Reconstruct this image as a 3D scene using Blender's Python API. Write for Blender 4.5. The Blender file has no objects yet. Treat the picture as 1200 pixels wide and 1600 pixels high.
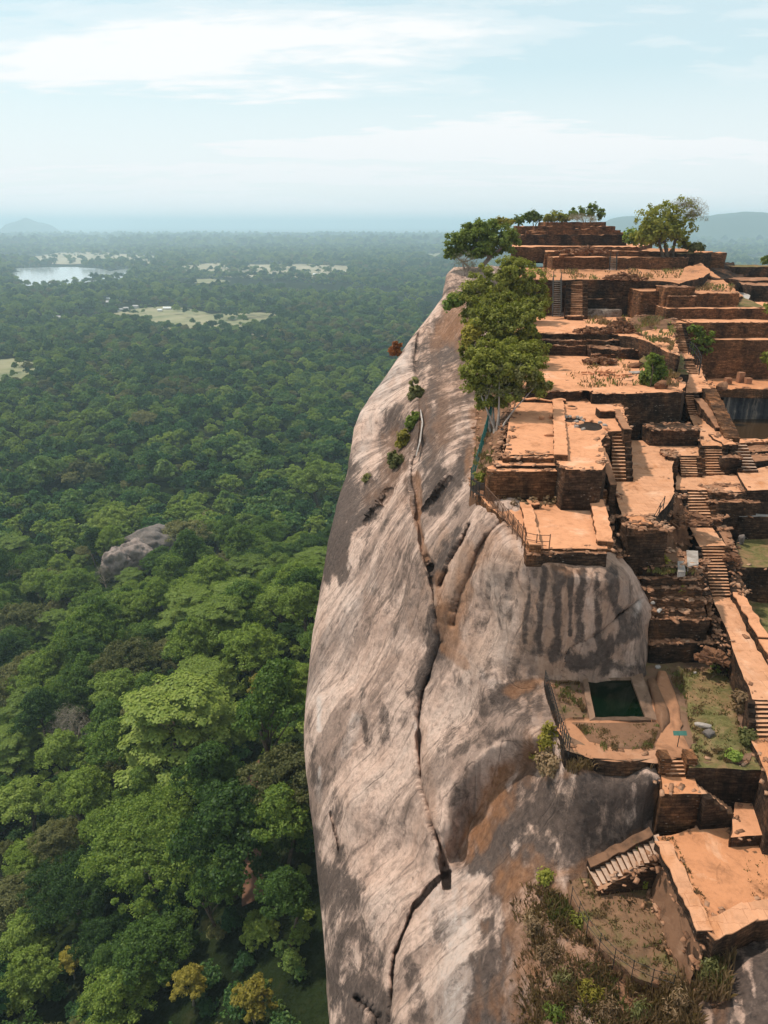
import bpy, bmesh, math, random
import numpy as np
from mathutils import Vector

S = bpy.context.scene
COL = S.collection
R = math.radians
rng = np.random.default_rng(7)
random.seed(7)

# ------------------------------------------------------------------ camera
FPX = 1110.0                      # focal length in photo pixels (1200 x 1600)
PITCH = R(22.07)
CP, SP = math.cos(PITCH), math.sin(PITCH)
cam_d = bpy.data.cameras.new('camera')
cam = bpy.data.objects.new('camera', cam_d)
COL.objects.link(cam)
cam.location = (0, 0, 0)
cam.rotation_euler = (R(90) - PITCH, 0, 0)
cam_d.sensor_fit = 'VERTICAL'
cam_d.sensor_height = 24.0
cam_d.lens = 24.0 * FPX / 1600.0
cam_d.clip_start = 0.5
cam_d.clip_end = 90000
S.camera = cam

# ------------------------------------------------------------------ light
SUN_AZ = math.atan2(0.42, -0.80)   # direction towards the sun in the XY plane
SUN_EL = R(59)
SUN_DIR = Vector((math.cos(SUN_AZ) * math.cos(SUN_EL), math.sin(SUN_AZ) * math.cos(SUN_EL), math.sin(SUN_EL)))
sun_d = bpy.data.lights.new('sun', 'SUN')
sun_d.energy = 3.9
sun_d.angle = R(2.5)
sun_d.color = (1.0, 0.90, 0.78)
sun = bpy.data.objects.new('sun', sun_d)
COL.objects.link(sun)
sun.rotation_euler = SUN_DIR.to_track_quat('Z', 'Y').to_euler()
sun.location = (0, 0, 100)

vs = S.view_settings
vs.view_transform = 'Standard'
vs.look = 'None'
vs.gamma = 1
vs.exposure = 0.12
vs.use_curve_mapping = False
try:
    S.cycles.volume_bounces = 2
    S.cycles.max_bounces = 6
    S.cycles.transparent_max_bounces = 8
    S.cycles.use_denoising = True
    S.cycles.denoiser = 'OPENIMAGEDENOISE'
    S.cycles.denoising_input_passes = 'RGB_ALBEDO_NORMAL'
except Exception:
    pass


# ------------------------------------------------------------------ node helpers
class NT:
    def __init__(self, tree):
        self.t = tree
        tree.nodes.clear()

    def n(self, typ, _in=None, **kw):
        nd = self.t.nodes.new(typ)
        for k, v in kw.items():
            setattr(nd, k, v)
        if _in:
            for k, v in _in.items():
                s = nd.inputs[k]
                if hasattr(v, 'is_output') or hasattr(v, 'links'):
                    self.t.links.new(v, s)
                else:
                    s.default_value = v
        return nd

    def math(self, op, a, b=0.5, clamp=False):
        return self.n('ShaderNodeMath', {0: a, 1: b}, operation=op, use_clamp=clamp).outputs[0]

    def vmul(self, a, vec):
        return self.n('ShaderNodeVectorMath', {0: a, 1: vec}, operation='MULTIPLY').outputs[0]

    def noise(self, vec, scale, detail=4, rough=0.55, dist=0.0):
        return self.n('ShaderNodeTexNoise', {'Vector': vec, 'Scale': scale, 'Detail': detail, 'Roughness': rough, 'Distortion': dist}).outputs[0]

    def ramp(self, fac, stops, interp='LINEAR'):
        nd = self.n('ShaderNodeValToRGB', {0: fac})
        nd.color_ramp.interpolation = interp
        el = nd.color_ramp.elements
        while len(el) < len(stops):
            el.new(0.5)
        for e, (p, c) in zip(el, stops):
            e.position = p
            e.color = (c, c, c, 1) if not hasattr(c, '__len__') else (c[0], c[1], c[2], 1)
        return nd.outputs[0]

    def mix(self, fac, a, b, mode='MIX'):
        nd = self.n('ShaderNodeMix', None, data_type='RGBA', blend_type=mode)
        for idx, v in ((0, fac), (6, a), (7, b)):
            s = nd.inputs[idx]
            if hasattr(v, 'is_output'):
                self.t.links.new(v, s)
            elif idx == 0:
                s.default_value = v
            else:
                s.default_value = (v[0], v[1], v[2], 1)
        return nd.outputs[2]

    def attr(self, name):
        return self.n('ShaderNodeAttribute', attribute_name=name)

    def bump(self, h, strength, dist=0.1):
        return self.n('ShaderNodeBump', {'Height': h, 'Strength': strength, 'Distance': dist}).outputs[0]

    def out(self, surf=None, vol=None):
        o = self.n('ShaderNodeOutputMaterial')
        if surf is not None:
            self.t.links.new(surf, o.inputs[0])
        if vol is not None:
            self.t.links.new(vol, o.inputs[1])

    def principled(self, col, rough=0.9, normal=None, spec=0.2, **kw):
        d = {'Base Color': col if hasattr(col, 'is_output') else (*col, 1), 'Roughness': rough, 'Specular IOR Level': spec}
        d.update(kw)
        p = self.n('ShaderNodeBsdfPrincipled', d)
        if normal is not None:
            self.t.links.new(normal, p.inputs['Normal'])
        return p.outputs[0]


def new_mat(name):
    m = bpy.data.materials.new(name)
    m.use_nodes = True
    return m, NT(m.node_tree)


# ------------------------------------------------------------------ world: sky with thin cirrus
SKY_STRENGTH = 0.128
CLOUD_EMIT = 7.55
w = bpy.data.worlds.new('World')
S.world = w
w.use_nodes = True
nt = NT(w.node_tree)
sky = nt.n('ShaderNodeTexSky', sky_type='NISHITA', sun_disc=False)
sky.sun_elevation = SUN_EL
sky.sun_rotation = math.atan2(SUN_DIR.x, SUN_DIR.y)
sky.air_density = 1.0
sky.dust_density = 1.4
sky.ozone_density = 1.0
sky.altitude = 300
tc = nt.n('ShaderNodeTexCoord').outputs['Generated']
sep = nt.n('ShaderNodeSeparateXYZ', {0: tc})
zz = nt.math('ADD', nt.math('MAXIMUM', sep.outputs[2], 0.0), 0.10)
px = nt.math('DIVIDE', sep.outputs[0], zz)
py = nt.math('DIVIDE', sep.outputs[1], zz)
pv = nt.n('ShaderNodeCombineXYZ', {0: px, 1: py, 2: 0.0}).outputs[0]
pr = nt.n('ShaderNodeMapping', {'Vector': pv, 'Rotation': (0, 0, R(-8)), 'Scale': (0.30, 1.0, 1.0), 'Location': (0.0, 2.6, 0)}).outputs[0]
big = nt.noise(pr, 0.75, 7, 0.55, 0.5)
fine = nt.noise(nt.n('ShaderNodeMapping', {'Vector': pv, 'Rotation': (0, 0, R(30)), 'Scale': (1.2, 2.6, 1)}).outputs[0], 2.2, 5, 0.6, 0.3)
cl = nt.math('ADD', nt.math('MULTIPLY', big, 0.80), nt.math('MULTIPLY', fine, 0.20))
zb = nt.math('SUBTRACT', sep.outputs[2], nt.math('MULTIPLY', sep.outputs[0], 0.035))
bias = nt.ramp(zb, [(0.0, 0.62), (0.105, 0.62), (0.135, 0.50), (0.155, 0.46), (0.170, 0.48), (0.192, 0.62), (0.225, 0.66), (0.245, 0.52), (0.32, 0.5), (0.6, 0.45)])
veil = nt.ramp(nt.math('ADD', nt.math('MULTIPLY', nt.math('SUBTRACT', cl, 0.5), 3.0), bias), [(0.28, 0.0), (0.50, 0.45), (0.72, 1.0)], 'EASE')
low = nt.ramp(sep.outputs[2], [(0.0, 1.0), (0.07, 0.92), (0.12, 0.62), (0.17, 0.22), (0.5, 0.20)])
fac = nt.math('MAXIMUM', nt.math('MULTIPLY', veil, 0.95), nt.math('MULTIPLY', low, 0.86), True)
# open sky leans to pale cyan, as in the photograph
skyc = nt.mix(1.0, sky.outputs[0], (0.90, 1.16, 1.04), 'MULTIPLY')
skyc = nt.mix(0.68, skyc, (5.0, 6.4, 6.7))
cloudc = nt.mix(low, (CLOUD_EMIT, CLOUD_EMIT * 1.0, CLOUD_EMIT * 0.99), (CLOUD_EMIT * 0.93, CLOUD_EMIT * 0.94, CLOUD_EMIT * 0.955))
skyc = nt.mix(fac, skyc, cloudc)
bg = nt.n('ShaderNodeBackground', {0: skyc, 1: SKY_STRENGTH})
wo = nt.n('ShaderNodeOutputWorld')
w.node_tree.links.new(bg.outputs[0], wo.inputs[0])

# ------------------------------------------------------------------ projection helpers (photo pixel -> place)


def S_(v):
    """drop per metre of ground distance along the view through photo row v"""
    a = PITCH + math.atan((v - 800.0) / FPX)
    return math.tan(a)


def ZV(v, Y):
    return -S_(v) * Y


def P(u, Y, Z):
    d = Y * CP - Z * SP
    return Vector(((u - 600.0) / FPX * d, Y, Z))


def F(u, v, Z):
    """the point of the horizontal level Z seen at pixel (u, v)"""
    return P(u, -Z / S_(v), Z)


def proj(p):
    d = p[1] * CP - p[2] * SP
    up = p[1] * SP + p[2] * CP
    return 600 + FPX * p[0] / d, 800 - FPX * up / d, d


# ------------------------------------------------------------------ object helpers
def tag(o, label=None, cat=None, group=None, kind=None):
    if label:
        o['label'] = label
    if cat:
        o['category'] = cat
    if group:
        o['group'] = group
    if kind:
        o['kind'] = kind
    return o


def thing(name, label, cat, loc, group=None):
    o = bpy.data.objects.new(name, None)
    COL.objects.link(o)
    o.empty_display_size = 0.3
    o.location = loc
    return tag(o, label, cat, group)


def mk_mesh(name, verts, faces, mat, smooth=False):
    me = bpy.data.meshes.new(name)
    if isinstance(faces, np.ndarray):
        v = np.asarray(verts, dtype=np.float32)
        me.vertices.add(len(v))
        me.vertices.foreach_set('co', v.ravel())
        k = faces.shape[1]
        me.loops.add(faces.size)
        me.loops.foreach_set('vertex_index', faces.ravel().astype(np.int32))
        me.polygons.add(len(faces))
        me.polygons.foreach_set('loop_start', np.arange(0, faces.size, k, dtype=np.int32))
        me.update(calc_edges=True)
    else:
        me.from_pydata([tuple(p) for p in verts], [], faces)
        me.update()
    if smooth:
        me.polygons.foreach_set('use_smooth', np.ones(len(me.polygons), dtype=bool))
    if mat:
        me.materials.append(mat)
    return me


def obj(name, verts, faces, mat, parent=None, smooth=False, loc=None):
    """verts in world space; the mesh is stored relative to its parent (or its own base)"""
    v = np.array([tuple(p) for p in verts], dtype=np.float64) if not isinstance(verts, np.ndarray) else verts.astype(np.float64)
    if parent is not None:
        org = np.array(parent['_org'] if '_org' in parent else parent.location)
        base = org
    else:
        base = np.array([v[:, 0].mean(), v[:, 1].mean(), v[:, 2].min()]) if loc is None else np.array(loc)
    me = mk_mesh(name, v - base, faces, mat, smooth)
    o = bpy.data.objects.new(name, me)
    COL.objects.link(o)
    if parent is not None:
        o.parent = parent
    else:
        o.location = base
    return o


class MB:
    def __init__(self):
        self.v, self.f = [], []

    def add(self, verts, faces):
        b = len(self.v)
        self.v += [Vector(p) for p in verts]
        self.f += [tuple(i + b for i in f) for f in faces]

    def hexa(self, b4, t4):
        """box from four bottom and four top corners"""
        self.add(list(b4) + list(t4), [(3, 2, 1, 0), (4, 5, 6, 7), (0, 1, 5, 4), (1, 2, 6, 5), (2, 3, 7, 6), (3, 0, 4, 7)])

    def box(self, c, sx, sy, sz, rz=0.0):
        ca, sa = math.cos(rz), math.sin(rz)
        q = []
        for dx, dy in ((-1, -1), (1, -1), (1, 1), (-1, 1)):
            x, y = dx * sx / 2, dy * sy / 2
            q.append((c[0] + x * ca - y * sa, c[1] + x * sa + y * ca))
        self.hexa([(x, y, c[2]) for x, y in q], [(x, y, c[2] + sz) for x, y in q])

    def tube(self, pts, rad, seg=6):
        pts = [Vector(p) for p in pts]
        rads = rad if hasattr(rad, '__len__') else [rad] * len(pts)
        rings = []
        for i, p in enumerate(pts):
            d = (pts[min(i + 1, len(pts) - 1)] - pts[max(i - 1, 0)]).normalized()
            a = d.cross(Vector((0, 0, 1)))
            if a.length < 1e-3:
                a = d.cross(Vector((1, 0, 0)))
            a.normalize()
            b = d.cross(a)
            rings.append([p + (a * math.cos(2 * math.pi * k / seg) + b * math.sin(2 * math.pi * k / seg)) * rads[i] for k in range(seg)])
        fs = []
        for i in range(len(pts) - 1):
            for k in range(seg):
                fs.append((i * seg + k, i * seg + (k + 1) % seg, (i + 1) * seg + (k + 1) % seg, (i + 1) * seg + k))
        fs.append(tuple(range(seg))[::-1])
        fs.append(tuple((len(pts) - 1) * seg + k for k in range(seg)))
        self.add([q for r in rings for q in r], fs)

    def build(self, name, mat, parent=None, smooth=False):
        return obj(name, self.v, self.f, mat, parent, smooth)


# value noise, vectorised
def _h(i, j, k, s):
    n = (i * 374761393 + j * 668265263 + k * 2147483647 + s * 974634277) & 0xFFFFFFFF
    n = ((n ^ (n >> 13)) * 1274126177) & 0xFFFFFFFF
    n = n ^ (n >> 16)
    return (n & 0xFFFF) / 65535.0


def vnoise(p, s=0):
    p = np.asarray(p, dtype=np.float64)
    i = np.floor(p).astype(np.int64)
    f = p - i
    f = f * f * (3 - 2 * f)
    r = 0
    for a in (0, 1):
        for b in (0, 1):
            for c in (0, 1):
                wgt = (f[..., 0] if a else 1 - f[..., 0]) * (f[..., 1] if b else 1 - f[..., 1]) * (f[..., 2] if c else 1 - f[..., 2])
                r = r + wgt * _h(i[..., 0] + a, i[..., 1] + b, i[..., 2] + c, s)
    return r * 2 - 1


def fbm(p, octv=4, s=0):
    r, a, t = 0, 1.0, 0
    for o in range(octv):
        r = r + a * vnoise(np.asarray(p) * (2 ** o), s + o * 17)
        t += a
        a *= 0.5
    return r / t


# ------------------------------------------------------------------ materials
def mottled(name, cols, scale=0.6, fine=6.0, bump=0.5, rough=0.95, fine_amt=0.35, coords='pos', stretch=(1, 1, 1), speck=None):
    m, t = new_mat(name)
    pos = t.n('ShaderNodeNewGeometry').outputs['Position'] if coords == 'pos' else t.n('ShaderNodeTexCoord').outputs['Object']
    pos = t.vmul(pos, stretch)
    a = t.noise(pos, scale, 5, 0.6, 0.4)
    n = len(cols)
    c = t.ramp(a, [(0.30 + 0.40 * i / max(1, n - 1), cols[i]) for i in range(n)])
    b = t.noise(pos, fine, 5, 0.65)
    c = t.mix(fine_amt, c, t.ramp(b, [(0.25, 0.35), (0.75, 1.0)]), 'MULTIPLY')
    if speck:
        vz = t.n('ShaderNodeTexVoronoi', {'Vector': pos, 'Scale': speck[1]}).outputs['Distance']
        k = t.math('MULTIPLY', t.ramp(vz, [(0.10, 1.0), (0.22, 0.0)]), t.ramp(t.noise(pos, speck[1] * 0.3, 2), [(0.52, 0.0), (0.62, 1.0)]))
        c = t.mix(k, c, speck[0])
    nb = t.bump(b, bump, 0.15)
    t.out(t.principled(c, rough, nb))
    return m


def brick_mat(name, dark, mid, warm, warm_lo, warm_hi, pale, course=0.2):
    """weathered brickwork: ragged courses follow the height, black lichens over brown and orange brick, pale chips"""
    m, t = new_mat(name)
    pos = t.n('ShaderNodeNewGeometry').outputs['Position']
    warp = t.noise(pos, 0.9, 4, 0.6)
    sp = t.n('ShaderNodeSeparateXYZ', {0: pos})
    zc = t.math('ADD', sp.outputs[2], t.math('MULTIPLY', warp, 0.30))
    xa = t.math('ADD', sp.outputs[0], t.math('MULTIPLY', sp.outputs[1], 0.83))
    bv = t.n('ShaderNodeCombineXYZ', {0: xa, 1: zc, 2: 0.0}).outputs[0]
    br = t.n('ShaderNodeTexBrick', {'Vector': bv, 'Scale': 1.0, 'Brick Width': 0.55, 'Row Height': course, 'Mortar Size': 0.025, 'Mortar Smooth': 0.3,
                                    'Color1': (0, 0, 0, 1), 'Color2': (1, 1, 1, 1), 'Mortar': (0.0, 0.0, 0.0, 1), 'Bias': 0.0})
    lic = t.noise(t.vmul(pos, (0.8, 0.8, 0.5)), 0.42, 8, 0.70, 0.5)
    c = t.ramp(lic, [(warm_lo, warm), ((warm_lo + warm_hi) / 2, mid), (warm_hi, dark)])
    band = t.noise(t.n('ShaderNodeCombineXYZ', {0: t.math('MULTIPLY', xa, 0.35), 1: t.math('MULTIPLY', zc, 4.6), 2: 0.0}).outputs[0], 1.0, 5, 0.7)
    c = t.mix(0.65, c, t.ramp(band, [(0.32, 0.38), (0.50, 0.9), (0.68, 1.45)]), 'MULTIPLY')
    c = t.mix(0.65, c, t.ramp(br.outputs[0], [(0.0, 0.45), (1.0, 1.45)]), 'MULTIPLY')
    fine = t.noise(t.vmul(pos, (1, 1, 1.8)), 2.6, 8, 0.75)
    c = t.mix(0.75, c, t.ramp(fine, [(0.34, 0.25), (0.52, 0.9), (0.68, 1.7)]), 'MULTIPLY')
    vz = t.n('ShaderNodeTexVoronoi', {'Vector': t.vmul(pos, (1, 1, 2.4)), 'Scale': 2.4}).outputs['Distance']
    chips = t.math('MULTIPLY', t.ramp(vz, [(0.10, 1.0), (0.22, 0.0)]), t.ramp(t.noise(pos, 0.7, 3), [(0.55, 0.0), (0.65, 0.85)]))
    c = t.mix(chips, c, pale)
    hgt = t.math('ADD', t.math('MULTIPLY', br.outputs[1], -0.6), t.math('ADD', t.math('MULTIPLY', fine, 1.2), t.math('MULTIPLY', band, 0.8)))
    t.out(t.principled(c, 0.95, t.bump(hgt, 1.0, 0.18), 0.1))
    return m


def soil_mat(name, base, pale, dark, paved=0.0, grass=0.0, litter=0.72):
    m, t = new_mat(name)
    pos = t.n('ShaderNodeNewGeometry').outputs['Position']
    a = t.noise(pos, 0.30, 8, 0.70, 0.6)
    c = t.ramp(a, [(0.33, dark), (0.46, base), (0.56, base), (0.68, pale)])
    b = t.noise(pos, 1.7, 8, 0.75)
    c = t.mix(0.60, c, t.ramp(b, [(0.30, 0.58), (0.50, 0.98), (0.70, 1.10)]), 'MULTIPLY')
    d1 = t.noise(t.vmul(pos, (1.3, 0.8, 1)), 0.55, 8, 0.74, 0.9)
    dirt = t.ramp(d1, [(0.56, 0.0), (0.66, 0.55), (0.76, 0.85)])
    c = t.mix(t.math('MULTIPLY', dirt, litter / 0.72), c, tuple(x * 0.48 for x in dark))
    h = b
    if paved:
        sp = t.n('ShaderNodeSeparateXYZ', {0: pos})
        bv = t.n('ShaderNodeCombineXYZ', {0: t.math('ADD', sp.outputs[0], t.math('MULTIPLY', b, 0.25)), 1: t.math('ADD', sp.outputs[1], t.math('MULTIPLY', a, 0.9)), 2: 0.0}).outputs[0]
        br = t.n('ShaderNodeTexBrick', {'Vector': bv, 'Scale': 1.0, 'Brick Width': 1.05, 'Row Height': 0.8, 'Mortar Size': 0.025, 'Mortar Smooth': 0.5,
                                        'Color1': (0.82, 0.80, 0.78, 1), 'Color2': (1.10, 1.10, 1.10, 1), 'Mortar': (0.62, 0.55, 0.52, 1)})
        worn = t.math('MULTIPLY', t.ramp(t.noise(pos, 0.4, 4), [(0.42, 0.15), (0.58, 1.0)]), paved)
        c = t.mix(worn, c, br.outputs[0], 'MULTIPLY')
    if grass:
        g = t.ramp(t.noise(pos, 0.45, 8, 0.76, 0.6), [(0.64 - grass * 0.30, 0.0), (0.80 - grass * 0.30, 0.9)])
        gc = t.ramp(t.noise(pos, 3.0, 6, 0.75), [(0.3, (0.050, 0.050, 0.018)), (0.5, (0.095, 0.095, 0.032)), (0.7, (0.19, 0.165, 0.070))])
        c = t.mix(g, c, gc)
    t.out(t.principled(c, 0.97, t.bump(h, 0.5, 0.15), 0.08))
    return m


M = {}
M['soil'] = soil_mat('orange_soil', (0.50, 0.222, 0.108), (0.61, 0.335, 0.200), (0.31, 0.138, 0.070))
M['sand'] = soil_mat('pale_sand', (0.57, 0.272, 0.145), (0.65, 0.365, 0.230), (0.40, 0.180, 0.090), litter=.45)
M['paving'] = soil_mat('worn_paving', (0.54, 0.275, 0.155), (0.62, 0.37, 0.24), (0.45, 0.20, 0.092), paved=0.75)
M['grassy'] = soil_mat('grassy_soil', (0.185, 0.108, 0.070), (0.26, 0.160, 0.105), (0.11, 0.064, 0.040), grass=0.34)
M['trail'] = soil_mat('trodden_trail', (0.37, 0.180, 0.098), (0.45, 0.245, 0.15), (0.25, 0.125, 0.072), litter=.6)
M['rough'] = soil_mat('rough_dry_earth', (0.44, 0.205, 0.105), (0.60, 0.31, 0.17), (0.20, 0.105, 0.060), grass=0.16)
M['court'] = soil_mat('dark_court_earth', (0.185, 0.105, 0.062), (0.27, 0.15, 0.085), (0.085, 0.055, 0.034), grass=0.50)  # darker brown earth with heavy grass patches
M['dirt'] = soil_mat('brown_dirt', (0.175, 0.094, 0.056), (0.27, 0.158, 0.10), (0.085, 0.048, 0.030), grass=0.14)
M['turf'] = soil_mat('dry_turf', (0.24, 0.14, 0.075), (0.30, 0.20, 0.11), (0.17, 0.11, 0.055), grass=0.85, litter=.3)
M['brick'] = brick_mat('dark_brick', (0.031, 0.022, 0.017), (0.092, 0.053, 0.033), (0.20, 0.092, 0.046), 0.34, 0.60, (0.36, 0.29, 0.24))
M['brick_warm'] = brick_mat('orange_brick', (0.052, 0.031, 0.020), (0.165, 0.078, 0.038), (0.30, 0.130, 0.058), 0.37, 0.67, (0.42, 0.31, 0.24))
M['brick_cap'] = soil_mat('brick_capping', (0.30, 0.150, 0.085), (0.46, 0.27, 0.17), (0.13, 0.07, 0.042))
M['step'] = soil_mat('step_stone', (0.56, 0.30, 0.175), (0.64, 0.39, 0.26), (0.44, 0.21, 0.11))
M['step_grey'] = soil_mat('grey_step_stone', (0.44, 0.30, 0.22), (0.52, 0.39, 0.31), (0.34, 0.19, 0.115))
M['white_stone'] = mottled('pale_stone', [(0.30, 0.26, 0.23), (0.55, 0.50, 0.46)], 1.2, 9, 0.6)
M['footing'] = mottled('rubble_footing', [(0.08, 0.055, 0.042), (0.34, 0.27, 0.22), (0.14, 0.09, 0.065)], 1.1, 4, 0.9, fine_amt=.8)
M['pale_boulder'] = mottled('pinkish_boulder', [(0.12, 0.095, 0.085), (0.34, 0.265, 0.23), (0.20, 0.155, 0.135)], 0.22, 1.6, 1.0, fine_amt=0.75)
M['slab'] = mottled('pale_slab', [(0.24, 0.20, 0.17), (0.42, 0.37, 0.33)], 1.5, 6, 0.6)
M['grey_stone'] = mottled('grey_stone', [(0.045, 0.040, 0.040), (0.20, 0.165, 0.145), (0.10, 0.088, 0.082)], 0.22, 1.6, 1.0, fine_amt=0.75)
M['rubble'] = mottled('brick_rubble', [(0.09, 0.042, 0.024), (0.27, 0.125, 0.062)], 1.6, 8, 0.8)
M['metal_dark'] = mottled('dark_steel', [(0.020, 0.019, 0.018), (0.05, 0.045, 0.04)], 2, 9, 0.1, 0.6)
M['metal_green'] = mottled('green_paint', [(0.012, 0.085, 0.075), (0.03, 0.14, 0.12)], 2, 9, 0.1, 0.55)
M['rust'] = mottled('rusty_steel', [(0.10, 0.05, 0.03), (0.19, 0.10, 0.06)], 3, 12, 0.2, 0.75)
M['bark'] = mottled('pale_bark', [(0.22, 0.17, 0.13), (0.40, 0.33, 0.27)], 1.5, 8, 0.8)
M['bark_white'] = mottled('whitish_bark', [(0.22, 0.17, 0.14), (0.44, 0.37, 0.32)], 1.5, 8, 0.6)
M['bark_dark'] = mottled('dark_bark', [(0.06, 0.045, 0.03), (0.15, 0.11, 0.08)], 1.5, 8, 0.8)
M['sign_green'] = mottled('sign_green', [(0.045, 0.135, 0.105), (0.06, 0.165, 0.13)], 4, 20, 0.05, 0.6)
M['sign_white'] = mottled('sign_white', [(0.7, 0.72, 0.7), (0.8, 0.8, 0.78)], 4, 20, 0.05, 0.5)


def leaf_mat(name, c_lo, c_mid, c_hi, var=0.5):
    """foliage: tone varies per leaf and per tree, a little light comes through"""
    m, t = new_mat(name)
    g = t.n('ShaderNodeNewGeometry').outputs['Random Per Island']
    oi = t.n('ShaderNodeObjectInfo').outputs['Random']
    pos = t.n('ShaderNodeTexCoord').outputs['Object']
    cl = t.noise(pos, 0.28, 3, 0.6)
    f = t.math('ADD', t.math('MULTIPLY', g, 0.36), t.math('ADD', t.math('MULTIPLY', oi, var), t.math('MULTIPLY', cl, 0.30)))
    f = t.math('SUBTRACT', f, 0.08 + (var - 0.5) * 0.3, True)
    c = t.ramp(f, [(0.08, c_lo), (0.50, c_mid), (0.95, c_hi)])
    d = t.n('ShaderNodeBsdfDiffuse', {'Color': c}).outputs[0]
    tr = t.n('ShaderNodeBsdfTranslucent', {'Color': t.mix(1.0, c, (0.95, 1.1, 0.5), 'MULTIPLY')}).outputs[0]
    gl = t.n('ShaderNodeBsdfGlossy', {'Color': (0.8, 0.9, 0.9, 1), 'Roughness': 0.5}).outputs[0]
    s = t.n('ShaderNodeMixShader', {0: 0.36, 1: d, 2: tr}).outputs[0]
    s = t.n('ShaderNodeMixShader', {0: 0.010, 1: s, 2: gl}).outputs[0]
    t.out(s)
    return m


L = {
    'jungle': leaf_mat('jungle_leaves', (0.018, 0.044, 0.010), (0.078, 0.138, 0.022), (0.22, 0.285, 0.042), 0.70),
    'bright': leaf_mat('bright_leaves', (0.070, 0.110, 0.017), (0.175, 0.240, 0.040), (0.32, 0.37, 0.075), 0.44),
    'olive': leaf_mat('olive_leaves', (0.065, 0.072, 0.022), (0.15, 0.148, 0.050), (0.27, 0.24, 0.09), 0.45),
    'yellow': leaf_mat('yellowish_leaves', (0.12, 0.11, 0.018), (0.28, 0.23, 0.035), (0.44, 0.36, 0.06), 0.3),
    'far': leaf_mat('far_leaves', (0.014, 0.046, 0.016), (0.056, 0.124, 0.034), (0.185, 0.250, 0.054), 0.70),
    'summit': leaf_mat('summit_leaves', (0.095, 0.105, 0.018), (0.225, 0.225, 0.038), (0.38, 0.35, 0.065), 0.30),
    'summit_dark': leaf_mat('summit_dark_leaves', (0.055, 0.082, 0.014), (0.135, 0.175, 0.028), (0.25, 0.27, 0.05), 0.2),
    'dry': leaf_mat('dry_leaves', (0.11, 0.066, 0.036), (0.25, 0.160, 0.088), (0.42, 0.30, 0.17), 0.3),
    'rust': leaf_mat('rust_leaves', (0.20, 0.06, 0.02), (0.32, 0.11, 0.03), (0.42, 0.17, 0.05), 0.3),
    'twig': leaf_mat('grey_twigs', (0.16, 0.13, 0.10), (0.26, 0.22, 0.18), (0.38, 0.33, 0.28), 0.2),
}

# ------------------------------------------------------------------ ground of the plain
GZ = -190.0


def ground_z(x, y):
    x = np.asarray(x, dtype=float)
    y = np.asarray(y, dtype=float)
    dx = np.maximum(np.maximum(-6.0 - x, x - 60.0), 0)
    dy = np.maximum(np.maximum(10.0 - y, y - 190.0), 0)
    d = np.sqrt(dx * dx + dy * dy)
    z = GZ + 78.0 * np.exp(-(d / 120.0) ** 1.15)
    p = np.stack([x / 260.0, y / 260.0, np.zeros_like(x)], -1)
    return z + 3.0 * vnoise(p, 5) * np.clip(d / 60.0, 0, 1)


def on_ground(u, v, h=0.0):
    """place on the plain (or h metres above it) seen at pixel (u, v)"""
    z = GZ + h
    for _ in range(60):
        p = F(u, v, z)
        z = 0.6 * z + 0.4 * (float(ground_z(p.x, p.y)) + h)
    return F(u, v, z)


def gmat():
    m, t = new_mat('forest_floor')
    pos = t.n('ShaderNodeNewGeometry').outputs['Position']
    a = t.noise(pos, 0.012, 6, 0.65, 0.4)
    b = t.noise(pos, 0.09, 5, 0.7)
    c = t.ramp(b, [(0.30, (0.008, 0.012, 0.005)), (0.55, (0.015, 0.023, 0.008)), (0.75, (0.036, 0.036, 0.016))])
    c = t.mix(t.ramp(a, [(0.55, 0.0), (0.70, 0.6)]), c, (0.075, 0.085, 0.035))
    far = t.noise(t.vmul(pos, (1, 0.5, 1)), 0.0011, 6, 0.62, 0.3)
    sp = t.n('ShaderNodeSeparateXYZ', {0: pos})
    dist = t.ramp(t.math('DIVIDE', sp.outputs[1], 9000.0), [(0.28, 0.0), (0.5, 1.0)])
    c = t.mix(t.math('MULTIPLY', t.ramp(far, [(0.60, 0.0), (0.66, 0.8)]), dist), c, (0.24, 0.20, 0.11))
    t.out(t.principled(c, 1.0, t.bump(b, 1.0, 4.0), 0.0))
    return m


ys = np.concatenate([[-120, -60], np.linspace(-20, 400, 64), np.geomspace(420, 42000, 70)])
xs_ = np.concatenate([-np.geomspace(30000, 320, 36), np.linspace(-300, 300, 80), np.geomspace(320, 30000, 36)])
gx, gy = np.meshgrid(xs_, ys)
gz = ground_z(gx, gy)
gv = np.stack([gx.ravel(), gy.ravel(), gz.ravel()], -1)
nx, ny = len(xs_), len(ys)
ii, jj = np.meshgrid(np.arange(nx - 1), np.arange(ny - 1))
b0 = (jj * nx + ii).ravel()
gf = np.stack([b0, b0 + 1, b0 + nx + 1, b0 + nx], -1)
tag(obj('ground', gv, gf, gmat(), smooth=True, loc=(0, 0, GZ)), kind='structure')


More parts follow.
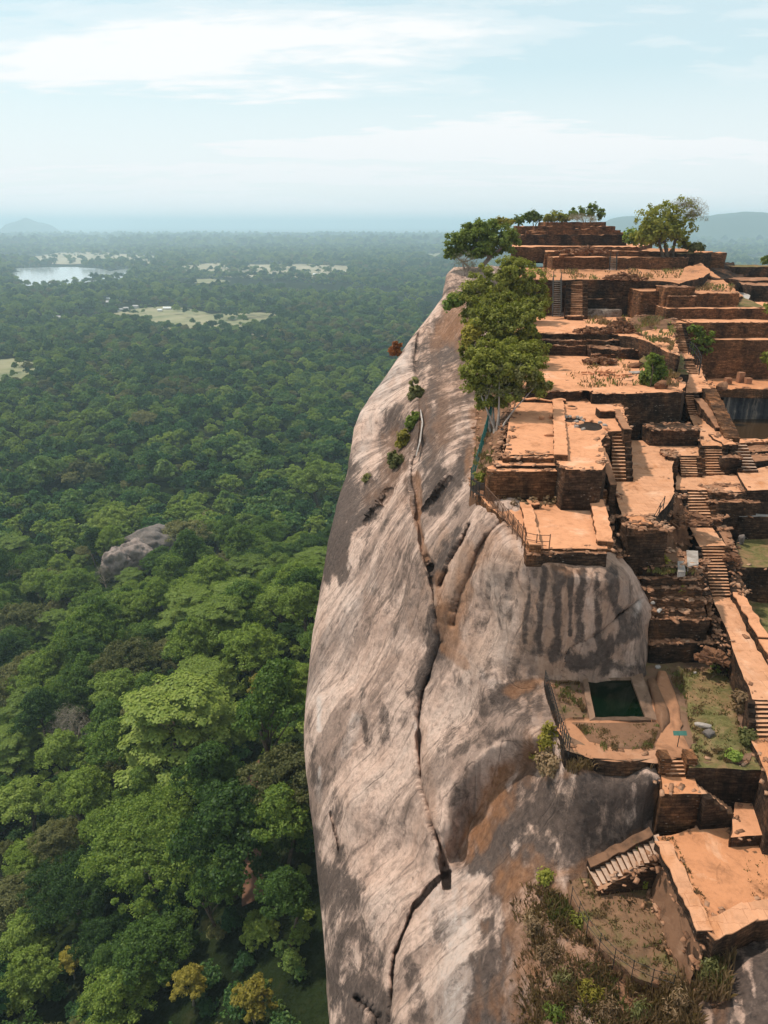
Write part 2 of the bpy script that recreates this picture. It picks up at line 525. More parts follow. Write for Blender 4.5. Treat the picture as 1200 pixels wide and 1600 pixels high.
def flat_patch(name, uv, mat, dz=0.6, kind='structure', sub=1, thick=None):
    pts = [on_ground(u, v) for u, v in uv]
    out = []
    n = len(pts)
    for i in range(n):
        a, b = pts[i], pts[(i + 1) % n]
        for k in range(6):
            q = a.lerp(b, k / 6)
            L_ = (b - a).length
            nn = vnoise(np.array([[q.x / (L_ * 0.18 + 1), q.y / (L_ * 0.18 + 1), 0.3]]), 9)[0]
            n2 = Vector((-(b - a).y, (b - a).x, 0)).normalized()
            out.append(q + n2 * nn * L_ * 0.07)
    z = max(float(ground_z(p.x, p.y)) for p in out) + dz
    vv = [Vector((p.x, p.y, z)) for p in out]
    bm = bmesh.new()
    f = bm.faces.new([bm.verts.new(p) for p in vv])
    bmesh.ops.triangulate(bm, faces=[f])
    bm.verts.index_update()
    fs = [tuple(x.index for x in g.verts) for g in bm.faces]
    vo = [p.co.copy() for p in bm.verts]
    bm.free()
    return tag(obj(name, vo, fs, mat), kind=kind)


m_w, t_w = new_mat('lake_water')
posw = t_w.n('ShaderNodeNewGeometry').outputs['Position']
t_w.out(t_w.principled((0.34, 0.37, 0.37), 0.12, t_w.bump(t_w.noise(posw, 0.02, 3), 0.03, 1.0), 1.0))
m_field = mottled('dry_field', [(0.20, 0.19, 0.11), (0.33, 0.29, 0.19), (0.42, 0.36, 0.26)], 0.012, 0.05, 0.1, 1.0, 0.4)
m_meadow = mottled('green_meadow', [(0.13, 0.15, 0.07), (0.24, 0.23, 0.12), (0.33, 0.29, 0.18)], 0.012, 0.05, 0.1, 1.0, 0.4)
m_track = mottled('red_track', [(0.12, 0.060, 0.038), (0.20, 0.105, 0.065)], 0.06, 0.5, 0.3, 1.0, 0.4)

LAKE = [(18, 431), (24, 421), (60, 420), (110, 419), (160, 421), (170, 426), (200, 421), (204, 440), (172, 437), (150, 441), (100, 447), (55, 450), (28, 446)]
FIELDS = [
    ('field', [(50, 403), (90, 396), (150, 394), (200, 398), (246, 401), (244, 412), (200, 416), (160, 412), (110, 415), (60, 413)], m_field),
    ('field', [(268, 424), (290, 415), (340, 412), (400, 414), (470, 413), (545, 416), (545, 431), (480, 436), (420, 435), (360, 434), (300, 431)], m_field),
    ('meadow', [(176, 491), (215, 483), (260, 479), (300, 484), (330, 492), (400, 490), (432, 492), (424, 508), (380, 518), (320, 524), (270, 518), (210, 506)], m_meadow),
    ('meadow', [(-40, 566), (20, 561), (50, 567), (64, 588), (36, 606), (-40, 608)], m_meadow),
    ('field', [(20, 448), (60, 451), (100, 448), (165, 440), (200, 443), (150, 452), (60, 460), (20, 457)], m_meadow),
    ('field', [(128, 374), (185, 373), (190, 378), (130, 378)], m_field),
    ('field', [(640, 398), (690, 396), (690, 402), (640, 404)], m_meadow),
    ('field', [(370, 528), (410, 519), (440, 516), (438, 522), (400, 530)], m_field),
    ('field', [(480, 487), (530, 486), (532, 489), (482, 490)], m_field),
    ('field', [(1168, 404), (1230, 400), (1230, 412), (1172, 414)], m_meadow),
    ('field', [(290, 438), (330, 436), (360, 440), (340, 444), (296, 443)], m_meadow),
]
flat_patch('lake', LAKE, m_w, 1.6)
for nm, uv, mt in FIELDS:
    flat_patch(nm, uv, mt, 1.0)


def ribbon(name, uv, width, mat, dz=0.25):
    c = [on_ground(u, v) for u, v in uv]
    pts = []
    for i in range(len(c) - 1):
        for k in range(6):
            pts.append(c[i].lerp(c[i + 1], k / 6))
    pts.append(c[-1])
    vs_, fs = [], []
    for i, p in enumerate(pts):
        d = (pts[min(i + 1, len(pts) - 1)] - pts[max(i - 1, 0)])
        n2 = Vector((-d.y, d.x, 0)).normalized()
        wv = width * (1 + 0.35 * vnoise(np.array([[i * 0.4, 1.7, 0]]), 3)[0]) / 2
        for s in (-1, -0.33, 0.33, 1):
            q = p + n2 * s * wv
            vs_.append(Vector((q.x, q.y, float(ground_z(q.x, q.y)) + dz)))
        if i:
            for k in range(3):
                b = (i - 1) * 4 + k
                fs.append((b, b + 1, b + 5, b + 4))
    return tag(obj(name, vs_, fs, mat), kind='structure')


TRACK = [(392, 1195), (394, 1240), (392, 1300), (397, 1370), (395, 1410)]
PATH2 = [(505, 559), (508, 568), (512, 574)]
ribbon('path', TRACK, 4.5, m_track)
ribbon('path', PATH2, 7.0, m_field, 0.8)
ribbon('path', [(235, 1388), (262, 1360), (285, 1330), (296, 1312)], 5.0, m_track)

# far hills
m_hill = mottled('hill_forest', [(0.03, 0.05, 0.025), (0.05, 0.075, 0.035)], 0.002, 0.02, 0.5, 1.0)


def hill(name, u0, u1, prof, Y, depth, seed):
    n = 60
    vs_, fs = [], []
    rows = 9
    for i in range(n + 1):
        u = u0 + (u1 - u0) * i / n
        vtop = np.interp(u, [p[0] for p in prof], [p[1] for p in prof])
        vtop += 0.7 * vnoise(np.array([[u * 0.12, seed, 0]]), seed)[0]
        ztop = ZV(vtop, Y)
        ztop = GZ + (ztop - GZ) * min(1.0, 8.0 * min(i, n - i) / n)
        for k in range(rows):
            a = -1 + 2 * k / (rows - 1)
            hh = GZ - 5 + (ztop - GZ + 5) * (math.cos(a * math.pi) * 0.5 + 0.5)
            yy = Y + a * depth
            vs_.append(Vector((P(u, Y, ztop).x, yy, hh)))
    for i in range(n):
        for k in range(rows - 1):
            b = i * rows + k
            fs.append((b, b + rows, b + rows + 1, b + 1))
    tag(obj(name, vs_, fs, m_hill, smooth=True), kind='structure')


hill('hills', 1040, 1420, [(1040, 349), (1100, 338), (1130, 334), (1160, 331), (1190, 331), (1230, 337), (1300, 330), (1420, 349)], 8000, 1100, 3)
hill('hills', 900, 1300, [(900, 351), (960, 341), (985, 337), (1010, 340), (1060, 338), (1110, 345), (1200, 341), (1300, 351)], 8600, 1000, 4)
hill('hills', 5, 85, [(5, 352), (22, 347), (38, 340), (44, 341), (60, 347), (85, 352)], 14500, 800, 5)


# ------------------------------------------------------------------ foliage generators
def leaf_cloud(lobes, n, size, seed, up=0.5, out=0.8, rnd=0.6, shell=0.55, drop=0.0, flat=1.0, clump=0, clump_r=1.0, aspect=0.62, under=0.25):
    """leaf quads scattered through ellipsoid lobes [(cx,cy,cz, rx,ry,rz), ...]; dense near the surface, gathered in sprays"""
    g = np.random.default_rng(seed)
    lob = np.array(lobes, dtype=float)
    wt = (lob[:, 3] * lob[:, 4] + lob[:, 4] * lob[:, 5] + lob[:, 3] * lob[:, 5])
    wt = wt / wt.sum()

    def pick(m):
        k = g.choice(len(lob), m, p=wt)
        d = g.normal(size=(m, 3))
        d /= np.linalg.norm(d, axis=1)[:, None]
        low = d[:, 2] < -under
        d[low, 2] *= -0.6
        d /= np.linalg.norm(d, axis=1)[:, None]
        r = 1 - (1 - shell) * g.random(m) ** 1.7
        return lob[k, :3] + d * r[:, None] * lob[k, 3:6], d

    if clump:
        c, d = pick(clump)
        k = g.integers(0, clump, n)
        off = g.normal(size=(n, 3))
        off /= np.maximum(np.linalg.norm(off, axis=1)[:, None], 1e-6)
        rr = g.random(n) ** 0.5
        sc = clump_r * (0.6 + 0.8 * g.random(clump))
        off = off * rr[:, None] * sc[k][:, None]
        off[:, 2] *= flat
        pos = c[k] + off
        on = off / np.maximum(sc[k][:, None], 1e-6)
        nrm = d[k] * 0.45 * out + on * 0.9 * out
    else:
        pos, nrm = pick(n)
        nrm = nrm * out
    nrm = nrm + g.normal(size=(n, 3)) * rnd * 0.6
    nrm[:, 2] += up
    nrm /= np.linalg.norm(nrm, axis=1)[:, None]
    a = np.cross(nrm, g.normal(size=(n, 3)))
    a /= np.maximum(np.linalg.norm(a, axis=1)[:, None], 1e-6)
    b = np.cross(nrm, a)
    s = size * (0.6 + 0.8 * g.random(n))[:, None]
    bw = b * s * aspect
    aw = a * s
    bend = nrm * s * 0.18
    q = np.stack([pos - aw - bend, pos + bw, pos + aw - bend, pos - bw], 1)
    v = q.reshape(-1, 3)
    f = np.arange(n * 4).reshape(-1, 4)
    return v, f


def crown_lobes(r, h, k, seed, flat=0.6):
    g = np.random.default_rng(seed)
    lo = [(0, 0, h * 0.72, r * 0.62, r * 0.62, h * 0.26)]
    for i in range(k):
        a = 2 * math.pi * i / k + g.random() * 0.7
        d = r * (0.42 + 0.25 * g.random())
        rr = r * (0.32 + 0.22 * g.random())
        lo.append((math.cos(a) * d, math.sin(a) * d, h * (0.56 + 0.22 * g.random()), rr, rr, rr * (flat + 0.2 * g.random())))
    for i in range(max(2, k // 2)):
        a = g.random() * 6.28
        d = r * 0.3 * g.random()
        rr = r * (0.3 + 0.15 * g.random())
        lo.append((math.cos(a) * d, math.sin(a) * d, h * (0.82 + 0.1 * g.random()), rr, rr, rr * flat))
    return lo


def limb_mesh(lobes, h, r0, seed, k=6):
    g = np.random.default_rng(seed)
    mb = MB()
    bend = Vector((g.normal() * 0.05 * h, g.normal() * 0.05 * h, 0))
    top = Vector((0, 0, h * 0.62)) + bend
    mb.tube([(0, 0, -2.5), Vector((0, 0, h * 0.22)) + bend * 0.4, top], [r0 * 1.25, r0, r0 * 0.6], 7)
    for lb in lobes[:k + 1]:
        c = Vector(lb[:3])
        s = Vector((0, 0, h * (0.30 + 0.28 * g.random()))) + bend * 0.6
        mid = s.lerp(c, 0.55) + Vector((g.normal(), g.normal(), g.normal())) * 0.05 * h
        mb.tube([s, mid, c], [r0 * 0.5, r0 * 0.32, r0 * 0.1], 5)
    return mb


class Proto:
    def __init__(self, kind, r, h, lob, n, size, mat, bark='bark_dark', **kw):
        self.kind, self.r, self.h = kind, r, h
        v, f = leaf_cloud(lob, n, size, kw.pop('seed'), **kw)
        self.crown = mk_mesh('crown', v, f, L[mat])
        mb = limb_mesh(lob, h, r * 0.055, 3)
        self.trunk = mk_mesh('trunk', [tuple(q) for q in mb.v], mb.f, M[bark], True)


protos = {}


def add_proto(key, *a, **k):
    protos[key] = Proto(key, *a, **k)


for i in range(3):
    add_proto('broad%d' % i, 9.0, 19, crown_lobes(9.0, 19, 12, 20 + i), 26000, 0.25, 'jungle', seed=30 + i, clump=330, clump_r=1.15, flat=0.7, up=0.45, rnd=0.9)
for i in range(2):
    add_proto('tall%d' % i, 6.6, 23, crown_lobes(6.6, 23, 6, 50 + i, 0.95), 20000, 0.235, 'jungle', seed=60 + i, clump=260, clump_r=0.95, flat=0.8, up=0.4, rnd=0.9)
add_proto('grand', 15.0, 22, crown_lobes(15.0, 22, 18, 44, 0.5), 60000, 0.25, 'jungle', 'bark', seed=45, clump=620, clump_r=1.35, flat=0.6, up=0.45, rnd=0.9)
lo = []
g_ = np.random.default_rng(5)
for z_ in (0.46, 0.58, 0.70, 0.81, 0.91):
    for k_ in range(9):
        a_ = k_ * 0.70 + z_ * 9
        rr_ = 9.0 * (1.18 - z_) * (0.55 + 0.6 * g_.random()) + 1.2
        lo.append((math.cos(a_) * rr_, math.sin(a_) * rr_, 19 * z_ + g_.normal() * 0.4, 3.0, 3.0, 0.5))
add_proto('tiered', 9.0, 19, lo, 24000, 0.26, 'bright', seed=71, clump=300, clump_r=1.35, flat=0.20, up=1.3, rnd=0.5)
add_proto('bright', 7.5, 17, crown_lobes(7.5, 17, 7, 81, 0.8), 21000, 0.235, 'bright', seed=82, clump=260, clump_r=1.0, flat=0.75, rnd=0.9)
add_proto('olive', 7.5, 17, crown_lobes(7.5, 17, 7, 91, 0.8), 19000, 0.22, 'olive', 'bark', seed=92, clump=260, clump_r=1.0, flat=0.75, rnd=0.9)
add_proto('yellow', 5.0, 13, crown_lobes(5.0, 13, 6, 95, 0.8), 7000, 0.24, 'yellow', 'bark', seed=96, clump=150, clump_r=0.7, flat=0.75)
add_proto('bare', 7.0, 15, crown_lobes(7.0, 15, 8, 98, 0.8), 2200, 0.55, 'twig', 'bark_white', seed=99, clump=0, aspect=0.06, rnd=1.2, shell=0.3)

KIND_LABEL = {
    'broad': 'broad dark green tree', 'tall': 'tall narrow dark green tree', 'tiered': 'light green tree with layered flat branches',
    'bright': 'rounded bright green tree', 'olive': 'olive brown tree with a dry crown', 'yellow': 'small yellowish tree', 'bare': 'grey bare-branched tree'}


def kind_of(key):
    return key.rstrip('0123456789')


def plant_tree(key, x, y, scale, label, group, squash=1.0, name='forest_tree', sxy=1.0):
    pr_ = protos[key]
    z = float(ground_z(x, y)) - 0.3
    t_ = thing(name, label, 'tree', (x, y, z), group)
    t_.rotation_euler = (0, 0, rng.random() * 6.28)
    t_.scale = (scale * sxy, scale * sxy, scale * squash)
    for nm, me in (('trunk', pr_.trunk), ('crown', pr_.crown)):
        c = bpy.data.objects.new(nm, me)
        COL.objects.link(c)
        c.parent = t_
    return t_


def inpoly(pts, poly):
    px_, py_ = pts[:, 0], pts[:, 1]
    r = np.zeros(len(pts), dtype=bool)
    n = len(poly)
    for i in range(n):
        (x0, y0), (x1, y1) = poly[i], poly[(i + 1) % n]
        c = ((y0 > py_) != (y1 > py_))
        with np.errstate(divide='ignore', invalid='ignore'):
            xx = (x1 - x0) * (py_ - y0) / (y1 - y0) + x0
        r ^= c & (px_ < xx)
    return r


def uvz(x, y, z):
    d = y * CP - z * SP
    return 600 + FPX * x / d, 800 - FPX * (y * SP + z * CP) / d, d


# notable forest trees: (kind, crown centre u, v, crown width px, height stretch, label)
NOTABLE = [
    ('grand', 235, 1315, 250, 0.9, 'largest wide-domed green tree above the red forest clearing'),
    ('grand', 120, 1385, 180, 1.0, 'bushy mid green tree just beyond the widest domed tree'),
    ('tall0', 338, 1385, 105, 1.0, 'slim green tree standing between the glade and the red track'),
    ('tall1', 446, 1400, 110, 1.0, 'tall green tree nearest the foot of the cliff beside the red track'),
    ('yellow', 294, 1535, 80, 1.0, 'small yellowish tree at the lower edge of the shaded glade'),
    ('yellow', 396, 1560, 90, 1.0, 'yellow green feathery tree beside the lowest part of the cliff'),
    ('tiered', 275, 1115, 190, 1.0, 'largest light green tree with layered sprays on the slope'),
    ('tiered', 320, 1062, 120, 1.0, 'light green layered tree uphill of the largest layered one'),
    ('tall0', 432, 1110, 130, 1.1, 'deep green tall tree beside the pale cliff face'),
    ('tall1', 62, 1115, 85, 1.0, 'upright yellow-green tree beside the bare grey branches'),
    ('olive', 198, 1035, 105, 1.0, 'large olive brown tree above the layered light green trees'),
    ('bare', 108, 1135, 105, 1.0, 'bare grey tree with tangled branches among dark crowns'),
    ('olive', 285, 838, 88, 0.8, 'dome-shaped olive tree right behind the grey boulders'),
    ('bright', 172, 815, 72, 0.9, 'vivid green round tree up behind the grey boulders'),
    ('bright', 497, 750, 95, 0.8, 'vivid green dome-shaped tree touching the dark edge of the cliff'),
    ('olive', 225, 655, 46, 0.9, 'pale brown round tree alone in the middle forest'),
    ('tiered', 372, 930, 95, 1.0, 'light green feathery tree left of the shaded cliff edge'),
    ('tiered', 300, 945, 105, 1.0, 'light green feathery tree below the olive dome'),
    ('tiered', 475, 905, 95, 1.0, 'light green layered tree against the cliff edge'),
    ('bright', 45, 1465, 110, 1.0, 'fresh green bushy tree in the bottom corner of the forest'),
    ('broad2', 235, 1480, 150, 0.9, 'green leafy tree at the edge of the shaded glade'),
    ('bright', 35, 1255, 120, 0.9, 'fresh green spreading tree beside the widest domed tree'),
    ('bright', 110, 1240, 95, 1.0, 'fresh green leaning tree uphill of the widest domed tree'),
    ('olive', 170, 1195, 85, 0.9, 'dull olive tree between the layered and the domed trees'),
    ('bare', 70, 865, 55, 0.9, 'bare greyish tree below the vivid round tree'),
    ('bare', 165, 900, 62, 0.9, 'grey leafless tree just under the grey boulders'),
    ('yellow', 110, 1500, 62, 1.0, 'small golden tree beside a patch of bare red soil'),
    ('broad1', 180, 1560, 140, 0.9, 'dense green tree at the bottom of the slope'),
    ('tiered', 22, 1165, 110, 0.9, 'light green layered tree beside the upright yellow-green one'),
    ('bright', 398, 560, 0, 0.9, ''),
    ('tall0', 330, 1215, 120, 1.0, 'dark leafy tree just downhill of the largest layered tree'),
    ('broad2', 395, 1010, 120, 0.9, 'dark dense tree uphill of the tall tree beside the cliff'),
]
TREE_GROUP = 'trees of the forest below the rock'
taken = []
n_ind = 0
for key, u, v, wpx, st, lab in NOTABLE:
    if not wpx:
        continue
    pr_ = protos[key]
    p = on_ground(u, v, 13.0)
    d = uvz(p.x, p.y, p.z)[2]
    sc = wpx * d / FPX / (2.25 * pr_.r)
    p = on_ground(u, v, 0.68 * pr_.h * sc * st)
    plant_tree(key, p.x, p.y, sc, lab, TREE_GROUP, st)
    taken.append((p.x, p.y, pr_.r * sc * 0.85))
    n_ind += 1

# boulders in the forest
BOULDERS = [
    (178, 864, 46, 30, 34, 'tilted pale grey boulder jutting from the treetops, pointed'),
    (208, 853, 54, 22, 30, 'low pinkish boulder between the two grey ones in the forest'),
    (238, 834, 72, 30, 34, 'dark rounded boulder rising above the forest trees'),
]
for u, v, wpx, hpx, dm, lab in BOULDERS:
    p = on_ground(u, v, 22)
    d = uvz(p.x, p.y, p.z)[2]
    wm, hm = wpx * d / FPX, 15
    bm = bmesh.new()
    bmesh.ops.create_icosphere(bm, subdivisions=5, radius=1.0)
    co = np.array([q.co[:] for q in bm.verts])
    nn = fbm(co * 1.3 + u, 4, 3) * 0.55 + fbm(co * 3.2 + u, 4, 8) * 0.20
    co = co * (1 + nn)[:, None] * np.array([wm * 0.56, wm * 0.42, hm * 0.55])
    fs = np.array([[q.index for q in f.verts] for f in bm.faces])
    bm.free()
    gz0 = float(ground_z(p.x, p.y))
    co += np.array([p.x, p.y, gz0 + (p.z - gz0) - hm * 0.40])
    tag(obj('boulder', co, fs, M['grey_stone' if 'dark' in lab else 'pale_boulder'], smooth=True), lab, 'boulder', 'boulders in the forest')
    taken.append((p.x, p.y, wm * 0.42))

HOUSES = [(140, 567, 12, 8, 0, 'white roofed house alone beside the green meadow'),
          (262, 482, 14, 7, 0, 'long white roofed hall in the meadow'), (250, 485, 7, 6, 0, 'small white roofed house beside the long meadow hall'),
          (171, 467, 9, 6, 0, 'white roofed house on the forest side of the lake'), (176, 473, 20, 7, 1, 'wide pale building among trees between lake and meadow'),
          (163, 484, 11, 6, 1, 'grey roofed house at the tip of the meadow'), (188, 484, 8, 5, 1, 'first grey roofed hut on the meadow edge'),
          (197, 482, 8, 5, 1, 'second grey roofed hut on the meadow edge'), (212, 479, 9, 5, 1, 'grey roofed hut at the forest corner of the meadow'),
          (92, 496, 9, 6, 1, 'grey roofed house in the forest below the lake'), (83, 495, 6, 5, 0, 'little white roofed house in the forest below the lake'),
          (66, 498, 11, 6, 1, 'dark roofed house in the forest below the lake'), (184, 525, 9, 6, 0, 'white roofed house deep in the forest below the meadow'),
          (250, 527, 9, 6, 1, 'grey roofed house in the forest under the meadow'), (38, 506, 9, 5, 1, 'grey roofed house in trees at the far left'),
          (534, 426, 12, 5, 0, 'white roofed sheds at the end of the dry field'), (498, 430, 18, 5, 0, 'long white roofed shed in the dry field'),
          (483, 545, 4, 9, 0, 'white slender shrine above the forest track')]
# scatter: candidates by ring, thinned on open land
KEEP_OUT = [LAKE] + [f[1] for f in FIELDS] + [
    [(380, 1195), (408, 1195), (416, 1420), (378, 1420)], [(240, 1310), (300, 1300), (312, 1340), (285, 1390), (232, 1395)],
    [(285, 1410), (330, 1405), (370, 1440), (372, 1520), (400, 1600), (360, 1640), (310, 1500)], [(500, 556), (514, 556), (518, 578), (504, 578)]]


def scatter(y0, y1, sp, seed):
    g = np.random.default_rng(seed)
    hw = 0.70
    ny_ = int((y1 - y0) / sp)
    out = []
    for j in range(ny_):
        y = y0 + (j + 0.5) * sp
        half = hw * y + 60
        n = int(2 * half / sp)
        x = -half + (np.arange(n) + g.random(n) * 0.9) * sp + (j % 2) * sp * 0.5
        yy = y + (g.random(n) - 0.5) * 0.9 * sp
        out.append(np.stack([x, yy], -1))
    pts = np.concatenate(out)
    z = ground_z(pts[:, 0], pts[:, 1])
    u, v, d = uvz(pts[:, 0], pts[:, 1], z)
    ok = (d > 5) & (u > -160) & (u < 1480) & (v < 1900)
    ok &= ~((u > 760) & (v > 520) & (pts[:, 0] < 110))
    ok &= ~((pts[:, 0] > -12) & (pts[:, 0] < 70) & (pts[:, 1] < 200))
    for hu, hv, hw_, _a, _b, _c in HOUSES:
        ok &= ~((np.abs(u - hu) < hw_ * 0.75 + 1) & (v > hv - 2) & (v < hv + 7))
    for po in KEEP_OUT:
        rag = fbm(np.stack([pts[:, 0] / 90, pts[:, 1] / 160, np.zeros(len(pts))], -1), 3, 77)
        ok &= ~(inpoly(np.stack([u, v], -1), po) & (((rag > -0.42) & (g.random(len(pts)) > 0.14)) | (y1 < 600) | (po is LAKE)) & (not (sp < 6 and po is KEEP_OUT[-2])))
    return pts[ok]


near = scatter(30, 470, 12.6, 11)
keep = []
for x, y in near:
    if all((x - a) ** 2 + (y - b) ** 2 > (r_ * 0.9 + 3.2) ** 2 for a, b, r_ in taken):
        keep.append((x, y))
near = np.array(keep)
uu, vv_, dd = uvz(near[:, 0], near[:, 1], ground_z(near[:, 0], near[:, 1]) + 14)
inside = (uu > -40) & (uu < 720) & (vv_ > 0) & (vv_ < 1690)
order = np.argsort(dd + (~inside) * 1e6)
near = near[order]
inside = inside[order]
N_IND = 294
CH = ['broad0', 'broad1', 'broad2', 'tall0', 'tall1', 'tiered', 'bright', 'olive', 'bare', 'yellow']
CW = np.array([0.14, 0.14, 0.14, 0.12, 0.12, 0.09, 0.12, 0.08, 0.03, 0.02])
rest = []
bx = [protos[c].r for c in CH]
for i, (x, y) in enumerate(near):
    key = CH[rng.choice(len(CH), p=CW / CW.sum())]
    sc = 0.52 + 0.85 * rng.random() ** 1.4
    if inside[i] and n_ind < N_IND:
        u, v, d = uvz(x, y, float(ground_z(x, y)) + 13)
        zone = 'close under the cliff' if u > 360 and v > 820 else ('on the lower slope' if v > 1180 else ('on the middle slope' if v > 940 else ('around the boulder outcrop' if v > 790 else 'beyond the boulder outcrop')))
        plant_tree(key, x, y, sc, KIND_LABEL[kind_of(key)] + ' in the forest ' + zone, TREE_GROUP + ', ' + kind_of(key) + ' ' + zone, 0.9 + 0.25 * rng.random(), 'forest_tree', 1.0 + 0.12 * rng.random())
        n_ind += 1
    else:
        rest.append((x, y))

# the rest of the forest: ONE stuff object, crowns instanced on its points
far_col = bpy.data.collections.new('forest_sources')


def far_proto(nm, r, h, k, n, size, seed, mat, flat=0.75):
    lb = crown_lobes(r, h, k, seed, flat)
    v, f = leaf_cloud(lb, n, size, seed + 5, clump=max(20, n // 24), clump_r=r * 0.17, flat=0.7, up=0.5, rnd=0.9)
    mb = MB()
    mb.tube([(0, 0, -2), (0, 0, h * 0.6)], [r * 0.06, r * 0.03], 5)
    me = mk_mesh(nm, v, f, L[mat])
    o = bpy.data.objects.new(nm, me)
    far_col.objects.link(o)
    return o


for i in range(3):
    far_proto('a%d_crown' % i, (9.0, 7.0, 10.0)[i], (18, 22, 15)[i], (9, 6, 12)[i], 2600, 0.80, 200 + i * 7, 'far')
far_proto('b0_crown', 7.5, 17, 7, 2200, 0.72, 240, 'bright')
far_proto('b1_crown', 7.0, 16, 6, 2000, 0.72, 250, 'olive')

pts_far, sc_far = [np.array(rest)], [0.8 + 0.4 * rng.random(len(rest))]
for (a, b, sp, s0) in ((470, 1500, 11.0, 0.9), (1500, 3200, 15.5, 1.15), (3200, 6500, 27, 1.7), (6500, 12000, 60, 3.2)):
    q = scatter(a, b, sp, int(a))
    if a > 1400:                      # broken cover: small clearings far out
        dens = fbm(np.stack([q[:, 0] / 420, q[:, 1] / 620, np.zeros(len(q))], -1), 4, 21)
        q = q[dens < 0.26 + 0.12 * rng.random(len(q))]
    pts_far.append(q)
    sc_far.append(s0 * (0.42 + 1.05 * rng.random(len(q)) ** 1.7))
ug = scatter(30, 330, 5.2, 5)
ug = ug[fbm(np.stack([ug[:, 0] / 22, ug[:, 1] / 22, np.zeros(len(ug))], -1), 3, 31) > -0.32]
pts_far.append(ug)
sc_far.append(0.16 + 0.22 * rng.random(len(ug)))
pts_far = np.concatenate(pts_far)
sc_far = np.concatenate(sc_far)
zf = ground_z(pts_far[:, 0], pts_far[:, 1]) - 0.5
pm = bpy.data.meshes.new('forest')
pm.vertices.add(len(pts_far))
pm.vertices.foreach_set('co', np.stack([pts_far[:, 0], pts_far[:, 1], zf - GZ], -1).astype(np.float32).ravel())
sp_noise = fbm(np.stack([pts_far[:, 0] / 130, pts_far[:, 1] / 170, np.zeros(len(pts_far))], -1), 4, 91)
at = pm.attributes.new('size', 'FLOAT', 'POINT')
at.data.foreach_set('value', sc_far.astype(np.float32))
pick = rng.choice(5, len(pts_far), p=[0.25, 0.25, 0.24, 0.16, 0.10]).astype(np.int32)
rr_ = rng.random(len(pts_far))
pick = np.where((sp_noise > 0.10) & (rr_ < 0.50), 3, pick).astype(np.int32)
pick = np.where((sp_noise < -0.28) & (rr_ < 0.45), 4, pick).astype(np.int32)
at = pm.attributes.new('pick', 'INT', 'POINT')
at.data.foreach_set('value', pick)
fo = bpy.data.objects.new('forest', pm)
COL.objects.link(fo)
fo.location = (0, 0, GZ)
tag(fo, kind='stuff')
print('forest points', len(pts_far), 'individual', n_ind)
ng = bpy.data.node_groups.new('forest_nodes', 'GeometryNodeTree')
ng.interface.new_socket('Geometry', in_out='INPUT', socket_type='NodeSocketGeometry')
ng.interface.new_socket('Geometry', in_out='OUTPUT', socket_type='NodeSocketGeometry')
gi, go = ng.nodes.new('NodeGroupInput'), ng.nodes.new('NodeGroupOutput')
ip = ng.nodes.new('GeometryNodeInstanceOnPoints')
ci = ng.nodes.new('GeometryNodeCollectionInfo')
ci.inputs[0].default_value = far_col
ci.inputs[1].default_value = True
ci.inputs[2].default_value = True
na = ng.nodes.new('GeometryNodeInputNamedAttribute')
na.data_type = 'FLOAT'
na.inputs[0].default_value = 'size'
nb_ = ng.nodes.new('GeometryNodeInputNamedAttribute')
nb_.data_type = 'INT'
nb_.inputs[0].default_value = 'pick'
rv = ng.nodes.new('FunctionNodeRandomValue')
rv.data_type = 'FLOAT'
cx = ng.nodes.new('ShaderNodeCombineXYZ')
rv.inputs[2].default_value = 0.0
rv.inputs[3].default_value = 6.28
lk = ng.links.new
lk(gi.outputs[0], ip.inputs['Points'])
lk(ci.outputs[0], ip.inputs['Instance'])
ip.inputs['Pick Instance'].default_value = True
lk(nb_.outputs[0], ip.inputs['Instance Index'])
lk(na.outputs[0], ip.inputs['Scale'])
lk(rv.outputs[1], cx.inputs[2])
lk(cx.outputs[0], ip.inputs['Rotation'])
lk(ip.outputs[0], go.inputs[0])
md = fo.modifiers.new('forest', 'NODES')
md.node_group = ng

